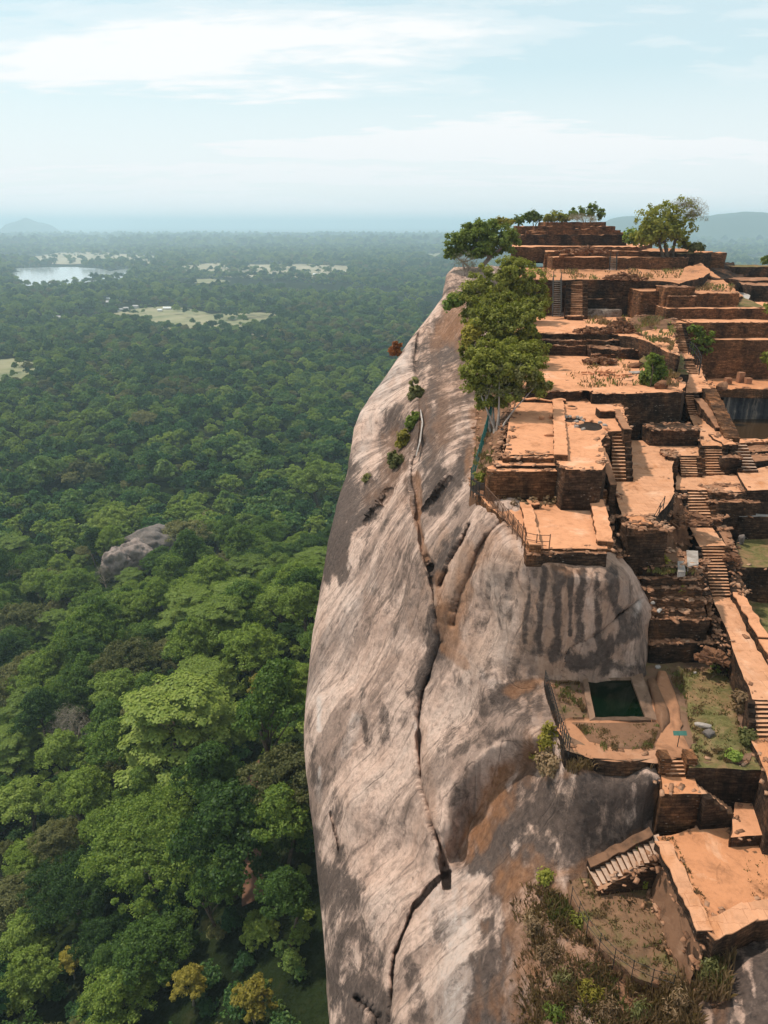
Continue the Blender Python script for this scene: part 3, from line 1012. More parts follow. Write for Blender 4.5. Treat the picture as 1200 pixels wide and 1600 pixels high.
# ------------------------------------------------------------------ far houses among the trees
m_roof_w = mottled('white_roof', [(0.60, 0.62, 0.62), (0.8, 0.8, 0.78)], 0.3, 1, 0.05, 0.6)
m_roof_r = mottled('grey_tin_roof', [(0.30, 0.29, 0.28), (0.46, 0.44, 0.42)], 0.3, 1, 0.05, 0.6)
m_hwall = mottled('house_wall', [(0.55, 0.50, 0.43), (0.68, 0.63, 0.56)], 0.3, 1, 0.05, 0.9)
for u, v, wpx, hpx, dark, lab in HOUSES:
    p = on_ground(u, v, 4)
    d = uvz(p.x, p.y, p.z)[2]
    ln = wpx * d / FPX
    dp = max(8.0, ln * 0.45)
    hh = max(5.5, 0.35 * hpx * d / FPX)
    gz0 = float(ground_z(p.x, p.y))
    hs = thing('house', lab, 'house', (p.x, p.y, gz0))
    hs.rotation_euler = (0, 0, 0)
    mb = MB()
    mb.box((p.x, p.y, gz0 - 1), ln * 0.92, dp * 0.9, hh + 1)
    mb.build('wall', m_hwall, hs)
    mr = MB()
    x0, x1, y0, y1, z0, z1 = p.x - ln / 2, p.x + ln / 2, p.y - dp * 0.55, p.y + dp * 0.55, gz0 + hh - 0.4, gz0 + hh + dp * 0.28
    mr.add([(x0, y0, z0), (x1, y0, z0), (x1, y1, z0), (x0, y1, z0), (x0, p.y, z1), (x1, p.y, z1), (x0, y0, z0 - .5), (x1, y0, z0 - .5), (x1, y1, z0 - .5), (x0, y1, z0 - .5)],
           [(0, 1, 5, 4), (2, 3, 4, 5), (0, 4, 3), (1, 2, 5), (6, 7, 1, 0), (8, 9, 3, 2), (7, 8, 2, 1), (9, 6, 0, 3), (9, 8, 7, 6)])
    mr.build('roof', m_roof_r if dark else m_roof_w, hs)

# ------------------------------------------------------------------ the rock
SIL = [(330, 985, 160), (345, 900, 158), (400, 726, 150), (430, 698, 138), (465, 690, 130), (495, 668, 124), (530, 640, 118), (560, 620, 113), (590, 600, 108), (620, 578, 103), (645, 562, 99), (670, 553, 96), (705, 548, 92),
       (740, 543, 88), (775, 530, 84), (810, 520, 80), (850, 511, 77), (900, 504, 74), (940, 498, 71.5), (980, 490, 69), (1040, 482, 66), (1100, 477, 63),
       (1150, 476, 60.5), (1200, 479, 58), (1250, 484, 55.5), (1300, 489, 53), (1350, 494, 50.5), (1400, 499, 48), (1500, 507, 43), (1600, 515, 39), (1750, 530, 32), (1900, 545, 26)]
# control points of the rock surface: photo pixel and ground distance
ROCK = [
    (720, 425, 138), (760, 455, 124), (735, 520, 104), (690, 520, 116), (735, 600, 85), (740, 680, 66), (735, 765, 56), (800, 790, 50.5), (812, 858, 43.0), (826, 872, 42.2), (850, 872, 42.0), (880, 874, 42.0), (945, 880, 42.0),
    (690, 560, 103), (650, 560, 109), (650, 650, 83), (610, 680, 90), (640, 740, 68), (690, 700, 66), (600, 800, 68), (565, 780, 77), (665, 880, 54.5), (700, 800, 56.5), (580, 950, 60), (540, 900, 68), (690, 960, 50.5),
    (720, 900, 49.5), (760, 950, 46.3), (740, 1000, 46.6), (690, 1010, 50), (560, 1100, 54.5), (520, 1050, 61), (620, 1050, 52.5), (650, 1130, 48),
    (840, 900, 41.9), (900, 950, 41.5), (840, 960, 41.8), (900, 1010, 41.8), (830, 1020, 42.6), (960, 960, 41.8), (950, 1030, 42.0), (985, 900, 43.6), (998, 1000, 42.9), (1000, 1050, 42.7), (1010, 960, 44.4),
    (1018, 1000, 45.2), (1028, 950, 46.5), (1018, 1045, 44.6), (900, 1050, 42.0), (850, 1062, 42.2), (790, 1085, 42.6), (745, 1060, 44.8), (705, 1035, 48.4), (770, 1040, 44.2),
    (740, 1130, 43.6), (830, 1110, 40.0), (862, 1120, 38.8), (870, 1165, 36.2), (560, 1250, 47.2), (520, 1220, 52), (610, 1180, 48.5), (665, 1230, 43), (640, 1320, 41.8), (760, 1170, 40.2), (835, 1158, 37.2),
    (725, 1225, 40.3), (700, 1290, 39.4), (690, 1328, 38.6), (580, 1400, 40.3), (540, 1350, 45.5), (680, 1395, 36.6), (650, 1440, 35.8),
    # the overhanging strip and the gully under it
    (775, 1218, 40.6), (810, 1196, 40.2), (840, 1185, 39.3), (745, 1275, 40.9), (715, 1330, 39.7),
    (740, 1345, 37.2), (785, 1290, 37.0), (830, 1245, 36.6), (870, 1210, 34.9),
    # dark face under the pool terrace
    (900, 1195, 33.9), (1010, 1200, 33.5), (1040, 1215, 33.2), (900, 1260, 32.8), (1000, 1270, 32.6), (840, 1300, 33.6), (930, 1330, 31.6), (870, 1365, 30.9), (1020, 1300, 32.2), (1030, 1260, 33.0),
    (780, 1350, 34.6), (800, 1400, 31.6), (740, 1420, 33.6), (770, 1500, 28.8), (700, 1500, 31.0), (650, 1500, 33.0), (600, 1500, 36.2), (560, 1500, 38.6), (620, 1600, 31.5), (560, 1600, 35.5),
    (690, 1600, 28.0), (760, 1600, 26.2), (815, 1500, 27.8), (800, 1600, 25.2), (850, 1450, 28.2), (850, 1560, 24.6), (900, 1600, 23.0), (960, 1570, 23.6), (1000, 1600, 22.4), (1080, 1560, 23.2), (1080, 1620, 21.4),
    (1140, 1520, 23.6), (1200, 1500, 23.6), (1200, 1600, 20.6), (1130, 1590, 21.6), (930, 1430, 28.4), (1000, 1450, 27.6), (1010, 1520, 25.2), (1060, 1500, 25.4),
    (850, 1400, 30.2), (900, 1390, 30.0), (700, 1750, 23.5), (900, 1750, 18.0), (1100, 1750, 17.0), (620, 1750, 27), (1250, 1750, 16.5), (1250, 1500, 23.2),
    # buried under the terraces
    (825, 410, 172), (835, 470, 130), (820, 500, 114), (800, 420, 160), (850, 540, 104), (835, 580, 92),
    (880, 450, 126), (1000, 450, 130), (1120, 470, 130), (1250, 470, 140), (1120, 425, 185), (1180, 430, 190), (1250, 430, 190), (1060, 415, 185), (900, 400, 170), (1000, 390, 176), (1100, 400, 165), (900, 360, 185), (1010, 365, 185),
    (900, 560, 104), (1000, 570, 102), (1120, 570, 106), (1250, 570, 106), (860, 640, 78), (960, 650, 78), (1060, 650, 80), (1150, 650, 96), (1250, 650, 96),
    (840, 720, 60), (920, 720, 61), (1000, 760, 64), (1080, 740, 70), (1180, 720, 84), (860, 800, 54), (930, 820, 50), (1000, 850, 55), (1100, 830, 62), (1200, 820, 66), (1000, 900, 48.5),
    (1060, 900, 52), (1120, 900, 56), (1200, 900, 60), (1060, 970, 50), (1100, 1000, 49), (1180, 1000, 52), (960, 1100, 41.5), (1060, 1090, 42), (1060, 1150, 39.0), (1150, 1100, 42), (1240, 1050, 44), (960, 1150, 38.8), (1000, 1165, 37.6),
    (1120, 1200, 36.5), (1200, 1200, 38), (1100, 1300, 33.5), (1200, 1320, 33), (1100, 1400, 29.5), (1200, 1420, 28.5), (1250, 1250, 36),
]
sil_v = np.array([s[0] for s in SIL], float)
sil_u = np.array([s[1] for s in SIL], float)
sil_Y = np.array([s[2] for s in SIL], float)


def wfun(v, Y):
    """inverse camera depth of ground distance Y on row v"""
    yc = (800 - v) / FPX
    dy = CP + yc * SP
    return dy / Y


def gfun(u, v):
    x = np.clip((u - np.interp(v, sil_v, sil_u)) / 100.0, 0, None)
    yc = (800 - v) / FPX
    w0 = (CP + yc * SP) / np.interp(v, sil_v, sil_Y)
    return w0 * 0.115 * np.sqrt(np.minimum(x, 1.4))


cp = np.array([(u, v, Y) for u, v, Y in ROCK] + [(u, v, Y) for v, u, Y in SIL], float)
cw = wfun(cp[:, 1], cp[:, 2]) - gfun(cp[:, 0], cp[:, 1])
XY = cp[:, :2] / 100.0
dd_ = np.linalg.norm(XY[:, None] - XY[None], axis=2)
Kk = np.where(dd_ > 0, dd_ ** 2 * np.log(dd_ + 1e-12), 0)
nC = len(cp)
A = np.zeros((nC + 3, nC + 3))
A[:nC, :nC] = Kk + 2e-3 * np.eye(nC)
A[:nC, nC] = 1
A[:nC, nC + 1:] = XY
A[nC, :nC] = 1
A[nC + 1:, :nC] = XY.T
sol = np.linalg.solve(A, np.concatenate([cw, [0, 0, 0]]))


def rock_w(u, v):
    q = np.stack([np.ravel(u), np.ravel(v)], -1) / 100.0
    out = np.zeros(len(q))
    for a in range(0, len(q), 20000):
        c = q[a:a + 20000]
        d = np.linalg.norm(c[:, None] - XY[None], axis=2)
        out[a:a + 20000] = np.where(d > 0, d ** 2 * np.log(d + 1e-12), 0) @ sol[:nC] + sol[nC] + c @ sol[nC + 1:]
    return out.reshape(np.shape(u)) + gfun(u, v)


def unproj(u, v, d):
    xc, yc = (u - 600) / FPX, (800 - v) / FPX
    return np.stack([xc * d, (CP + yc * SP) * d, (-SP + yc * CP) * d], -1)


def rock_at(u, v, lift=0.0):
    d = 1.0 / float(rock_w(np.array([float(u)]), np.array([float(v)]))[0])
    p = unproj(float(u), float(v), d)
    return Vector(p) + Vector((0, 0, lift))


def seg_dist(U, V, pts):
    """distance in photo pixels to a polyline, and the parameter along it"""
    best = np.full(U.shape, 1e9)
    par = np.zeros(U.shape)
    n = len(pts) - 1
    for i in range(n):
        ax, ay = pts[i][:2]
        bx_, by = pts[i + 1][:2]
        L2 = (bx_ - ax) ** 2 + (by - ay) ** 2
        t = np.clip(((U - ax) * (bx_ - ax) + (V - ay) * (by - ay)) / L2, 0, 1)
        d = np.hypot(U - ax - t * (bx_ - ax), V - ay - t * (by - ay))
        m = d < best
        best = np.where(m, d, best)
        par = np.where(m, (i + t) / n, par)
    return best, par


NR, NCc = 620, 470
vrow = np.linspace(418, 1720, NR)
us = np.interp(vrow, sil_v, sil_u)
srow = np.linspace(0, 1, NCc)
sp_ = 0.35 * srow + 0.65 * srow ** 1.5
U = us[:, None] + (1235 - us)[:, None] * sp_[None]
V = np.repeat(vrow[:, None], NCc, 1)
W = rock_w(U, V)
Dp = 1.0 / W
# clefts that run down the face: (polyline, half width px, depth m)
CLEFTS = [
    ([(663, 500), (655, 530), (650, 560), (655, 600), (659, 640), (655, 690), (645, 725), (648, 770), (655, 820), (660, 860), (672, 885)], 4.0, 1.1),
    ([(690, 1003), (678, 1040), (662, 1085), (655, 1120), (656, 1180), (663, 1230), (676, 1280), (690, 1330), (700, 1386)], 5.0, 1.7),
    ([(700, 1362), (672, 1385), (645, 1420), (635, 1450), (618, 1490), (613, 1530), (616, 1600), (618, 1700)], 4.0, 1.4),
    ([(672, 885), (676, 920), (690, 1003)], 3.0, 0.8),
    ([(735, 820), (722, 850), (705, 880), (690, 915)], 5.0, 0.9),
    ([(760, 838), (742, 880), (722, 930), (712, 975)], 6.0, 0.8),
    ([(998, 936), (960, 968), (905, 1005), (882, 1020), (879, 1055)], 3.0, 0.8),
    ([(605, 765), (590, 790), (572, 812)], 4.0, 0.8),
    ([(700, 750), (680, 780), (660, 800)], 7.0, 0.9),
    ([(517, 1270), (525, 1300), (530, 1330)], 2.5, 0.5),
    ([(560, 1560), (590, 1590), (600, 1640)], 8.0, 1.5),
    ([(800, 800), (760, 842), (745, 862)], 4.0, 0.45),
]
for pl, hw_, dep in CLEFTS:
    d, par = seg_dist(U, V, pl)
    d = d + 1.5 * vnoise(np.stack([U / 14, V / 14, np.zeros_like(U)], -1), 4)
    vw = 1 + 0.45 * fbm(np.stack([par * 22, np.full_like(par, hw_), np.zeros_like(par)], -1), 3, 14)
    Dp = Dp + dep * (0.55 + 0.6 * vw) * np.exp(-np.abs(d / (hw_ * vw * 0.85)) ** 3)
PT = unproj(U, V, Dp)
# normals, then weathering relief in metres
du = np.gradient(PT, axis=1)
dv = np.gradient(PT, axis=0)
NRM = np.cross(du, -dv)
NRM /= np.linalg.norm(NRM, axis=2)[..., None]
flip = (NRM * PT).sum(2) > 0
NRM[flip] *= -1
face = np.clip(np.abs(NRM[..., 1]) - 0.15, 0, 1)            # 1 where the rock looks to the camera side, 0 on the flank
flank = np.stack([PT[..., 0] * 0.12, PT[..., 1] * 0.62, PT[..., 2] * 0.09], -1)
front = np.stack([PT[..., 0] * 0.62, PT[..., 1] * 0.12, PT[..., 2] * 0.09], -1)
kf = np.clip((np.abs(NRM[..., 1]) - np.abs(NRM[..., 0])) * 1.6 + 0.5, 0, 1)
rid = fbm(flank, 3, 31) * (1 - kf) + fbm(front, 3, 37) * kf
rel = 0.30 * rid + 0.55 * fbm(PT * 0.20, 5, 41) + 0.12 * fbm(PT * 1.1, 4, 47) + 0.8 * np.clip(fbm(PT * 0.07, 2, 49), -0.6, 0.6)
edge = np.clip((U - us[:, None]) / 60.0, 0.25, 1)
PT = PT + NRM * (rel * edge)[..., None]
# continue round the left edge, out of sight, and down to the plain
cols = []
for k in (4, 3, 2, 1):
    e = PT[:, 0]
    d = Dp[:, 0] * (1 + 0.035 * k)
    cols.append(unproj(us + 1.2 * k * k, vrow, d))
back = np.stack(cols, 1)
skirt = back[:, :1].copy()
skirt[..., 2] = np.minimum(skirt[..., 2] - 60, -135)
skirt[..., 0] += 4
low2 = skirt.copy()
low2[..., 2] = -195
mid = 0.5 * (skirt + back[:, :1])
mid[..., 0] -= 1.0
FULL = np.concatenate([low2, skirt, mid, back, PT], 1)
nb = FULL.shape[1] - NCc
nR, nK = FULL.shape[:2]
ii, jj = np.meshgrid(np.arange(nK - 1), np.arange(nR - 1))
b0 = (jj * nK + ii).ravel()
RF = np.stack([b0, b0 + nK, b0 + nK + 1, b0 + 1], -1)


def soft(u0, v0, ru, rv, U=U, V=V, ang=0.0):
    ca, sa = math.cos(ang), math.sin(ang)
    x = (U - u0) * ca + (V - v0) * sa
    y = -(U - u0) * sa + (V - v0) * ca
    return np.exp(-((x / ru) ** 2 + (y / rv) ** 2))


nz = fbm(np.stack([U / 26, V / 60, np.zeros_like(U)], -1), 5, 61)
nz2 = fbm(np.stack([U / 60, V / 60, np.ones_like(U)], -1), 4, 67)

nz3 = fbm(np.stack([U / 9, V / 22, np.full_like(U, 3.0)], -1), 4, 69)


def strokes(lst):
    m = np.zeros_like(U)
    for pl, wd, k in lst:
        d, _ = seg_dist(U, V, pl)
        d = d + (nz * 1.2 + 0.7 * nz3) * wd
        m = np.maximum(m, k * np.clip(1.35 - d / wd, 0, 1))
    return m


# black lichens, water stains and painted shadow of gully and bulge; brown earth stains; pale scars
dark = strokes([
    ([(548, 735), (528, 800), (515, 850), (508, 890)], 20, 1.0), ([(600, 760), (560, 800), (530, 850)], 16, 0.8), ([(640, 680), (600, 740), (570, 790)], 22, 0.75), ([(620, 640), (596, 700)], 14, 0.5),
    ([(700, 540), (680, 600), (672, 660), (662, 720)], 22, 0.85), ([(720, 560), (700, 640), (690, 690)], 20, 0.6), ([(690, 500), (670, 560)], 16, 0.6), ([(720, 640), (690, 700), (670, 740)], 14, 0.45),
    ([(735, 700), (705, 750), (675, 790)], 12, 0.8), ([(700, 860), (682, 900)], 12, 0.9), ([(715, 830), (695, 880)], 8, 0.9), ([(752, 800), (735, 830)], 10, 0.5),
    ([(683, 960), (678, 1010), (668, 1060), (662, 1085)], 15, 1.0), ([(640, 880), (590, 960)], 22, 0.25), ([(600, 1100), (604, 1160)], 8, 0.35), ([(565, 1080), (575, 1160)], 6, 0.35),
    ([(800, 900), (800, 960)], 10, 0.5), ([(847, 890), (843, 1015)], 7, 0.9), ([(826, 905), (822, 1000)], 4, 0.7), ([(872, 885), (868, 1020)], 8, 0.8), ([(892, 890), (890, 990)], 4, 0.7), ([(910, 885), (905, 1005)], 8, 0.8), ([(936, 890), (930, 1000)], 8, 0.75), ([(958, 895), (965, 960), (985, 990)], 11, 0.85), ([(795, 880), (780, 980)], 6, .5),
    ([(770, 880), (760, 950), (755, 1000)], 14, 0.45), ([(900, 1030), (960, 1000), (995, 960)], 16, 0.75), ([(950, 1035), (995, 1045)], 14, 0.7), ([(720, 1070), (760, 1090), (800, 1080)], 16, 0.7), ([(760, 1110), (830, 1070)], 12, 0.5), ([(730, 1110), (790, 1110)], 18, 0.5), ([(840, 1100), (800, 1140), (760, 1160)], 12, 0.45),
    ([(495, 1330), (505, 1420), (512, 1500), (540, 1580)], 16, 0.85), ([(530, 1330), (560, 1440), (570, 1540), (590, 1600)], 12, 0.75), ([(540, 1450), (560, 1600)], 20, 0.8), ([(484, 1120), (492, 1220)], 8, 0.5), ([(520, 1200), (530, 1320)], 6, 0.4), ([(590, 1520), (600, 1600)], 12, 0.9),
    ([(790, 1370), (780, 1450), (775, 1520), (765, 1620)], 26, 0.9), ([(870, 1220), (800, 1290), (750, 1350)], 30, 0.75), ([(845, 1230), (850, 1360)], 40, 0.55), ([(905, 1205), (905, 1340)], 24, 0.8), ([(960, 1210), (955, 1320)], 34, 0.72), ([(1000, 1220), (1000, 1290)], 20, 0.55), ([(820, 1290), (840, 1360)], 24, 0.5), ([(690, 1430), (690, 1480)], 12, 0.4), ([(640, 1500), (655, 1590)], 10, 0.4),  # includes the bulge's cast shadow and the gully shade, painted as colour
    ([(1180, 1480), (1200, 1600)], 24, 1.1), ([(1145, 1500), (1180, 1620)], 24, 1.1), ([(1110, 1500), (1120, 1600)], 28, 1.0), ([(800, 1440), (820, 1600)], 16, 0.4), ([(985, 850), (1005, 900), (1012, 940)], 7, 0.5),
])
dark = np.maximum(dark, strokes([([(725, 480), (695, 570), (690, 660), (670, 730)], 52, .62), ([(735, 600), (725, 700), (700, 770)], 26, .45), ([(850, 1260), (1000, 1250)], 75, .92), ([(830, 1330), (900, 1310)], 60, .8), ([(900, 1215), (1010, 1215)], 26, .8), ([(880, 1212), (820, 1275), (755, 1360)], 26, 1.1), ([(505, 1380), (530, 1480), (560, 1600)], 42, .85), ([(545, 1400), (570, 1500), (600, 1600)], 24, .8), ([(490, 1310), (505, 1420)], 16, .9), ([(780, 1060), (740, 1130)], 45, .32), ([(760, 1400), (790, 1560)], 30, .4), ([(800, 1480), (800, 1600)], 30, .35), ([(600, 740), (560, 830)], 30, .4)]))  # also deepens the painted black shadow along the gully
brown0 = strokes([([(780, 900), (780, 1000)], 50, .35), ([(860, 900), (870, 1020)], 70, .60), ([(950, 900), (950, 1010)], 50, .50), ([(700, 880), (700, 960)], 40, .4), ([(860, 1280), (960, 1260)], 70, .35), ([(700, 560), (680, 660)], 50, .3)])
brown = strokes([
    ([(832, 1178), (800, 1208), (768, 1242), (744, 1285), (716, 1322)], 25, 1.15), ([(648, 735), (652, 800), (664, 872)], 4, 0.9), ([(770, 840), (735, 900), (720, 960), (708, 1000)], 14, 0.8), ([(690, 900), (690, 980)], 9, 0.7),
    ([(1012, 900), (1020, 960), (1026, 1040)], 14, 1.0), ([(700, 1010), (730, 1040)], 6, 0.9), ([(780, 860), (830, 870), (900, 885)], 12, 0.5), ([(860, 1215), (930, 1200)], 8, 0.8), ([(860, 1370), (960, 1340), (1010, 1300)], 9, 0.8), ([(1030, 1240), (1032, 1290)], 8, 0.9),
    ([(725, 480), (700, 520)], 22, 0.8), ([(745, 640), (745, 760)], 12, 0.9), ([(760, 780), (800, 830)], 10, 0.8), ([(990, 870), (1008, 920)], 8, 1.0), ([(660, 1130), (680, 1290)], 10, 0.3), ([(800, 1080), (850, 1060)], 8, 0.7), ([(620, 700), (600, 770)], 20, 0.45), ([(700, 600), (690, 680)], 30, 0.35),
    ([(815, 1380), (850, 1500), (870, 1600)], 40, 0.9), ([(930, 1560), (1060, 1560)], 40, 0.9), ([(1050, 1480), (1100, 1540)], 30, 0.8),
    ([(850, 1420), (850, 1560)], 60, 0.9), ([(870, 1430), (910, 1500), (970, 1570)], 60, 1.0), ([(830, 1390), (880, 1400)], 24, .9),
])
pale = strokes([
    ([(770, 900), (790, 960), (780, 1020)], 22, 0.6), ([(700, 1400), (720, 1480), (715, 1600)], 34, 0.75), ([(500, 1090), (498, 1140)], 5, 0.9), ([(500, 1200), (496, 1250)], 4, 0.9), ([(560, 1120), (545, 1180)], 8, 0.5), ([(655, 1110), (650, 1140)], 5, 0.8), ([(700, 1390), (735, 1370), (785, 1350)], 14, 0.5),
    ([(1008, 880), (985, 850)], 5, 0.9), ([(560, 650), (600, 600), (640, 545)], 14, 0.6), ([(640, 560), (590, 640), (560, 720)], 14, 0.4), ([(720, 1030), (790, 1080)], 9, 0.4), ([(710, 660), (680, 720), (650, 780)], 10, 0.4), ([(560, 900), (520, 1000), (500, 1080)], 24, 0.35), ([(1000, 935), (990, 960)], 8, 0.7),
])
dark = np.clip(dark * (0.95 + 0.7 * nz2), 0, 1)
me = mk_mesh('rock', FULL.reshape(-1, 3), RF, None, True)


def rock_attr(name, a):
    full = np.concatenate([np.repeat(a[:, :1], nb, 1), a], 1)
    t_ = me.attributes.new(name, 'FLOAT', 'POINT')
    t_.data.foreach_set('value', full.astype(np.float32).ravel())


rock_attr('lichen_shade', dark)
rock_attr('tan', np.clip(brown0, 0, 1))
rock_attr('earth', np.clip(brown * (0.8 + 0.6 * nz2), 0, 1))
rock_attr('scar', np.clip(pale * (0.7 + 1.0 * nz), 0, 1))
rock_attr('facing', kf)
m_rock, t = new_mat('granite')
pos = t.n('ShaderNodeNewGeometry').outputs['Position']
kfa = t.attr('facing').outputs['Fac']
s1 = t.noise(t.vmul(pos, (0.05, 0.25, 0.035)), 1.0, 10, 0.64, 0.12)
s2 = t.noise(t.vmul(pos, (0.32, 0.05, 0.035)), 1.0, 10, 0.64, 0.12)
st = t.mix(kfa, s1, s2)
f1 = t.noise(t.vmul(pos, (0.75, 1.5, 0.60)), 1.0, 10, 0.76, 0.4)
f2 = t.noise(t.vmul(pos, (1.6, 0.7, 0.45)), 1.0, 10, 0.76, 0.4)
fs_ = t.mix(kfa, f1, f2)
l1 = t.noise(t.vmul(pos, (0.05, 0.42, 0.04)), 1.0, 3, 0.45, 0.1)
l2 = t.noise(t.vmul(pos, (0.55, 0.06, 0.04)), 1.0, 3, 0.45, 0.1)
ln = t.math('ABSOLUTE', t.math('SUBTRACT', t.mix(kfa, l1, l2), 0.5))
lines = t.math('MULTIPLY', t.ramp(ln, [(0.004, 1.0), (0.020, 0.0)]), t.ramp(fs_, [(0.40, 0.2), (0.55, 1.0)]))
blot = t.noise(pos, 0.11, 9, 0.68, 0.8)
grain = t.noise(pos, 2.4, 10, 0.80)
c = t.ramp(blot, [(0.30, (0.36, 0.232, 0.174)), (0.43, (0.495, 0.336, 0.262)), (0.56, (0.595, 0.425, 0.342)), (0.72, (0.42, 0.290, 0.230))])
c = t.mix(t.ramp(st, [(0.485, 0.0), (0.525, 0.62), (0.60, 0.72), (0.68, 0.95)]), c, (0.205, 0.140, 0.110))
c = t.mix(t.ramp(st, [(0.36, 0.55), (0.43, 0.0)]), c, (0.56, 0.420, 0.345))
c = t.mix(t.ramp(fs_, [(0.50, 0.0), (0.60, 0.45), (0.70, 0.75)]), c, (0.19, 0.135, 0.108))
c = t.mix(t.ramp(fs_, [(0.32, 0.45), (0.43, 0.0)]), c, (0.58, 0.455, 0.385))
c = t.mix(t.math('MULTIPLY', lines, 0.5), c, (0.085, 0.060, 0.050))
c = t.mix(0.80, c, t.ramp(grain, [(0.34, 0.40), (0.46, 0.92), (0.66, 1.22)]), 'MULTIPLY')
sc = t.math('MULTIPLY', t.attr('scar').outputs['Fac'], t.ramp(fs_, [(0.35, 1.0), (0.6, 0.35)]))
c = t.mix(sc, c, (0.60, 0.54, 0.50))
ta = t.math('MULTIPLY', t.attr('tan').outputs['Fac'], t.ramp(fs_, [(0.30, 1.2), (0.6, 0.7)]), True)
c = t.mix(ta, c, t.mix(grain, (0.30, 0.155, 0.085), (0.56, 0.34, 0.22)))
la = t.attr('lichen_shade').outputs['Fac']
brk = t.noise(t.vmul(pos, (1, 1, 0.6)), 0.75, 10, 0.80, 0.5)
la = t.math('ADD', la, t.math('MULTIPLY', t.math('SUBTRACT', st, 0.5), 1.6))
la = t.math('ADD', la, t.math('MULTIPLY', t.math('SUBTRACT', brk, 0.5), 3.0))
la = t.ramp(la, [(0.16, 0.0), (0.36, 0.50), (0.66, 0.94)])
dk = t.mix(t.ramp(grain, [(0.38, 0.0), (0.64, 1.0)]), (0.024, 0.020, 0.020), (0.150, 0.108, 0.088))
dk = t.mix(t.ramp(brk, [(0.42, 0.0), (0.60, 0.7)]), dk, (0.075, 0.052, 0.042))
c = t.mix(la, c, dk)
ea = t.attr('earth').outputs['Fac']
ea = t.math('MULTIPLY', ea, t.ramp(fs_, [(0.30, 1.0), (0.65, 0.6)]))
ec = t.mix(t.ramp(grain, [(0.35, 0.0), (0.7, 1.0)]), (0.20, 0.085, 0.036), (0.40, 0.195, 0.095))
c = t.mix(ea, c, ec)
h = t.math('ADD', t.math('MULTIPLY', fs_, 0.8), t.math('ADD', t.math('MULTIPLY', grain, 1.0), t.math('MULTIPLY', lines, -0.3)))
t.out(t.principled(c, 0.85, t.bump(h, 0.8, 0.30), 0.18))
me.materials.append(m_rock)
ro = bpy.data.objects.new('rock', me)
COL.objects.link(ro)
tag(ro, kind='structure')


# the eastern shoulder of the rock, beyond the right edge of the ruins
eY = np.linspace(14, 182, 110)
eZ = np.interp(eY, [14, 24, 30, 36, 44, 52, 58, 66, 78, 92, 97, 106, 120, 140, 160, 182], [-36, -35, -34, -31, -30, -28, -26, -25.5, -26, -22.5, -18, -14, -13.5, -13, -12, -12])
eX0 = (1238 - 600) / FPX * (eY * CP - (eZ + 1) * SP)
cs = np.linspace(0, 1, 46)
EP = np.zeros((len(eY), len(cs), 3))
for j, s_ in enumerate(cs):
    out_ = np.minimum(s_ / 0.62, 1.0)
    fall = max(0.0, (s_ - 0.5) / 0.5)
    EP[:, j, 0] = eX0 + 30 * out_ + 16 * fall ** 0.5
    EP[:, j, 1] = eY
    EP[:, j, 2] = eZ - 7 * out_ ** 2 - (eZ + 195) * fall ** 1.6
amp = np.clip(cs * 4, 0.15, 1)[None]
EP[..., 2] += 1.6 * fbm(EP * 0.09, 4, 71) * amp
EP[..., 0] += 1.5 * np.abs(fbm(EP * 0.07 + 9, 4, 73)) * amp
ii, jj = np.meshgrid(np.arange(len(cs) - 1), np.arange(len(eY) - 1))
b0 = (jj * len(cs) + ii).ravel()
tag(obj('rock', EP.reshape(-1, 3), np.stack([b0, b0 + 1, b0 + len(cs) + 1, b0 + len(cs)], -1), m_rock, smooth=True), kind='structure')

# ------------------------------------------------------------------ ruins on the summit
def pt(e, Z):
    if e[0] == 'Y':
        return P(e[1], e[2], e[3] if len(e) > 3 else Z)
    if len(e) > 2:
        return F(e[0], e[1], e[2])
    return F(e[0], e[1], Z)


def resample(loop, sp):
    out = []
    n = len(loop)
    for i in range(n):
        a, b = loop[i], loop[(i + 1) % n]
        k = max(1, int((b - a).length / sp))
        out += [a.lerp(b, j / k) for j in range(k)]
    return out


FLOORS = []


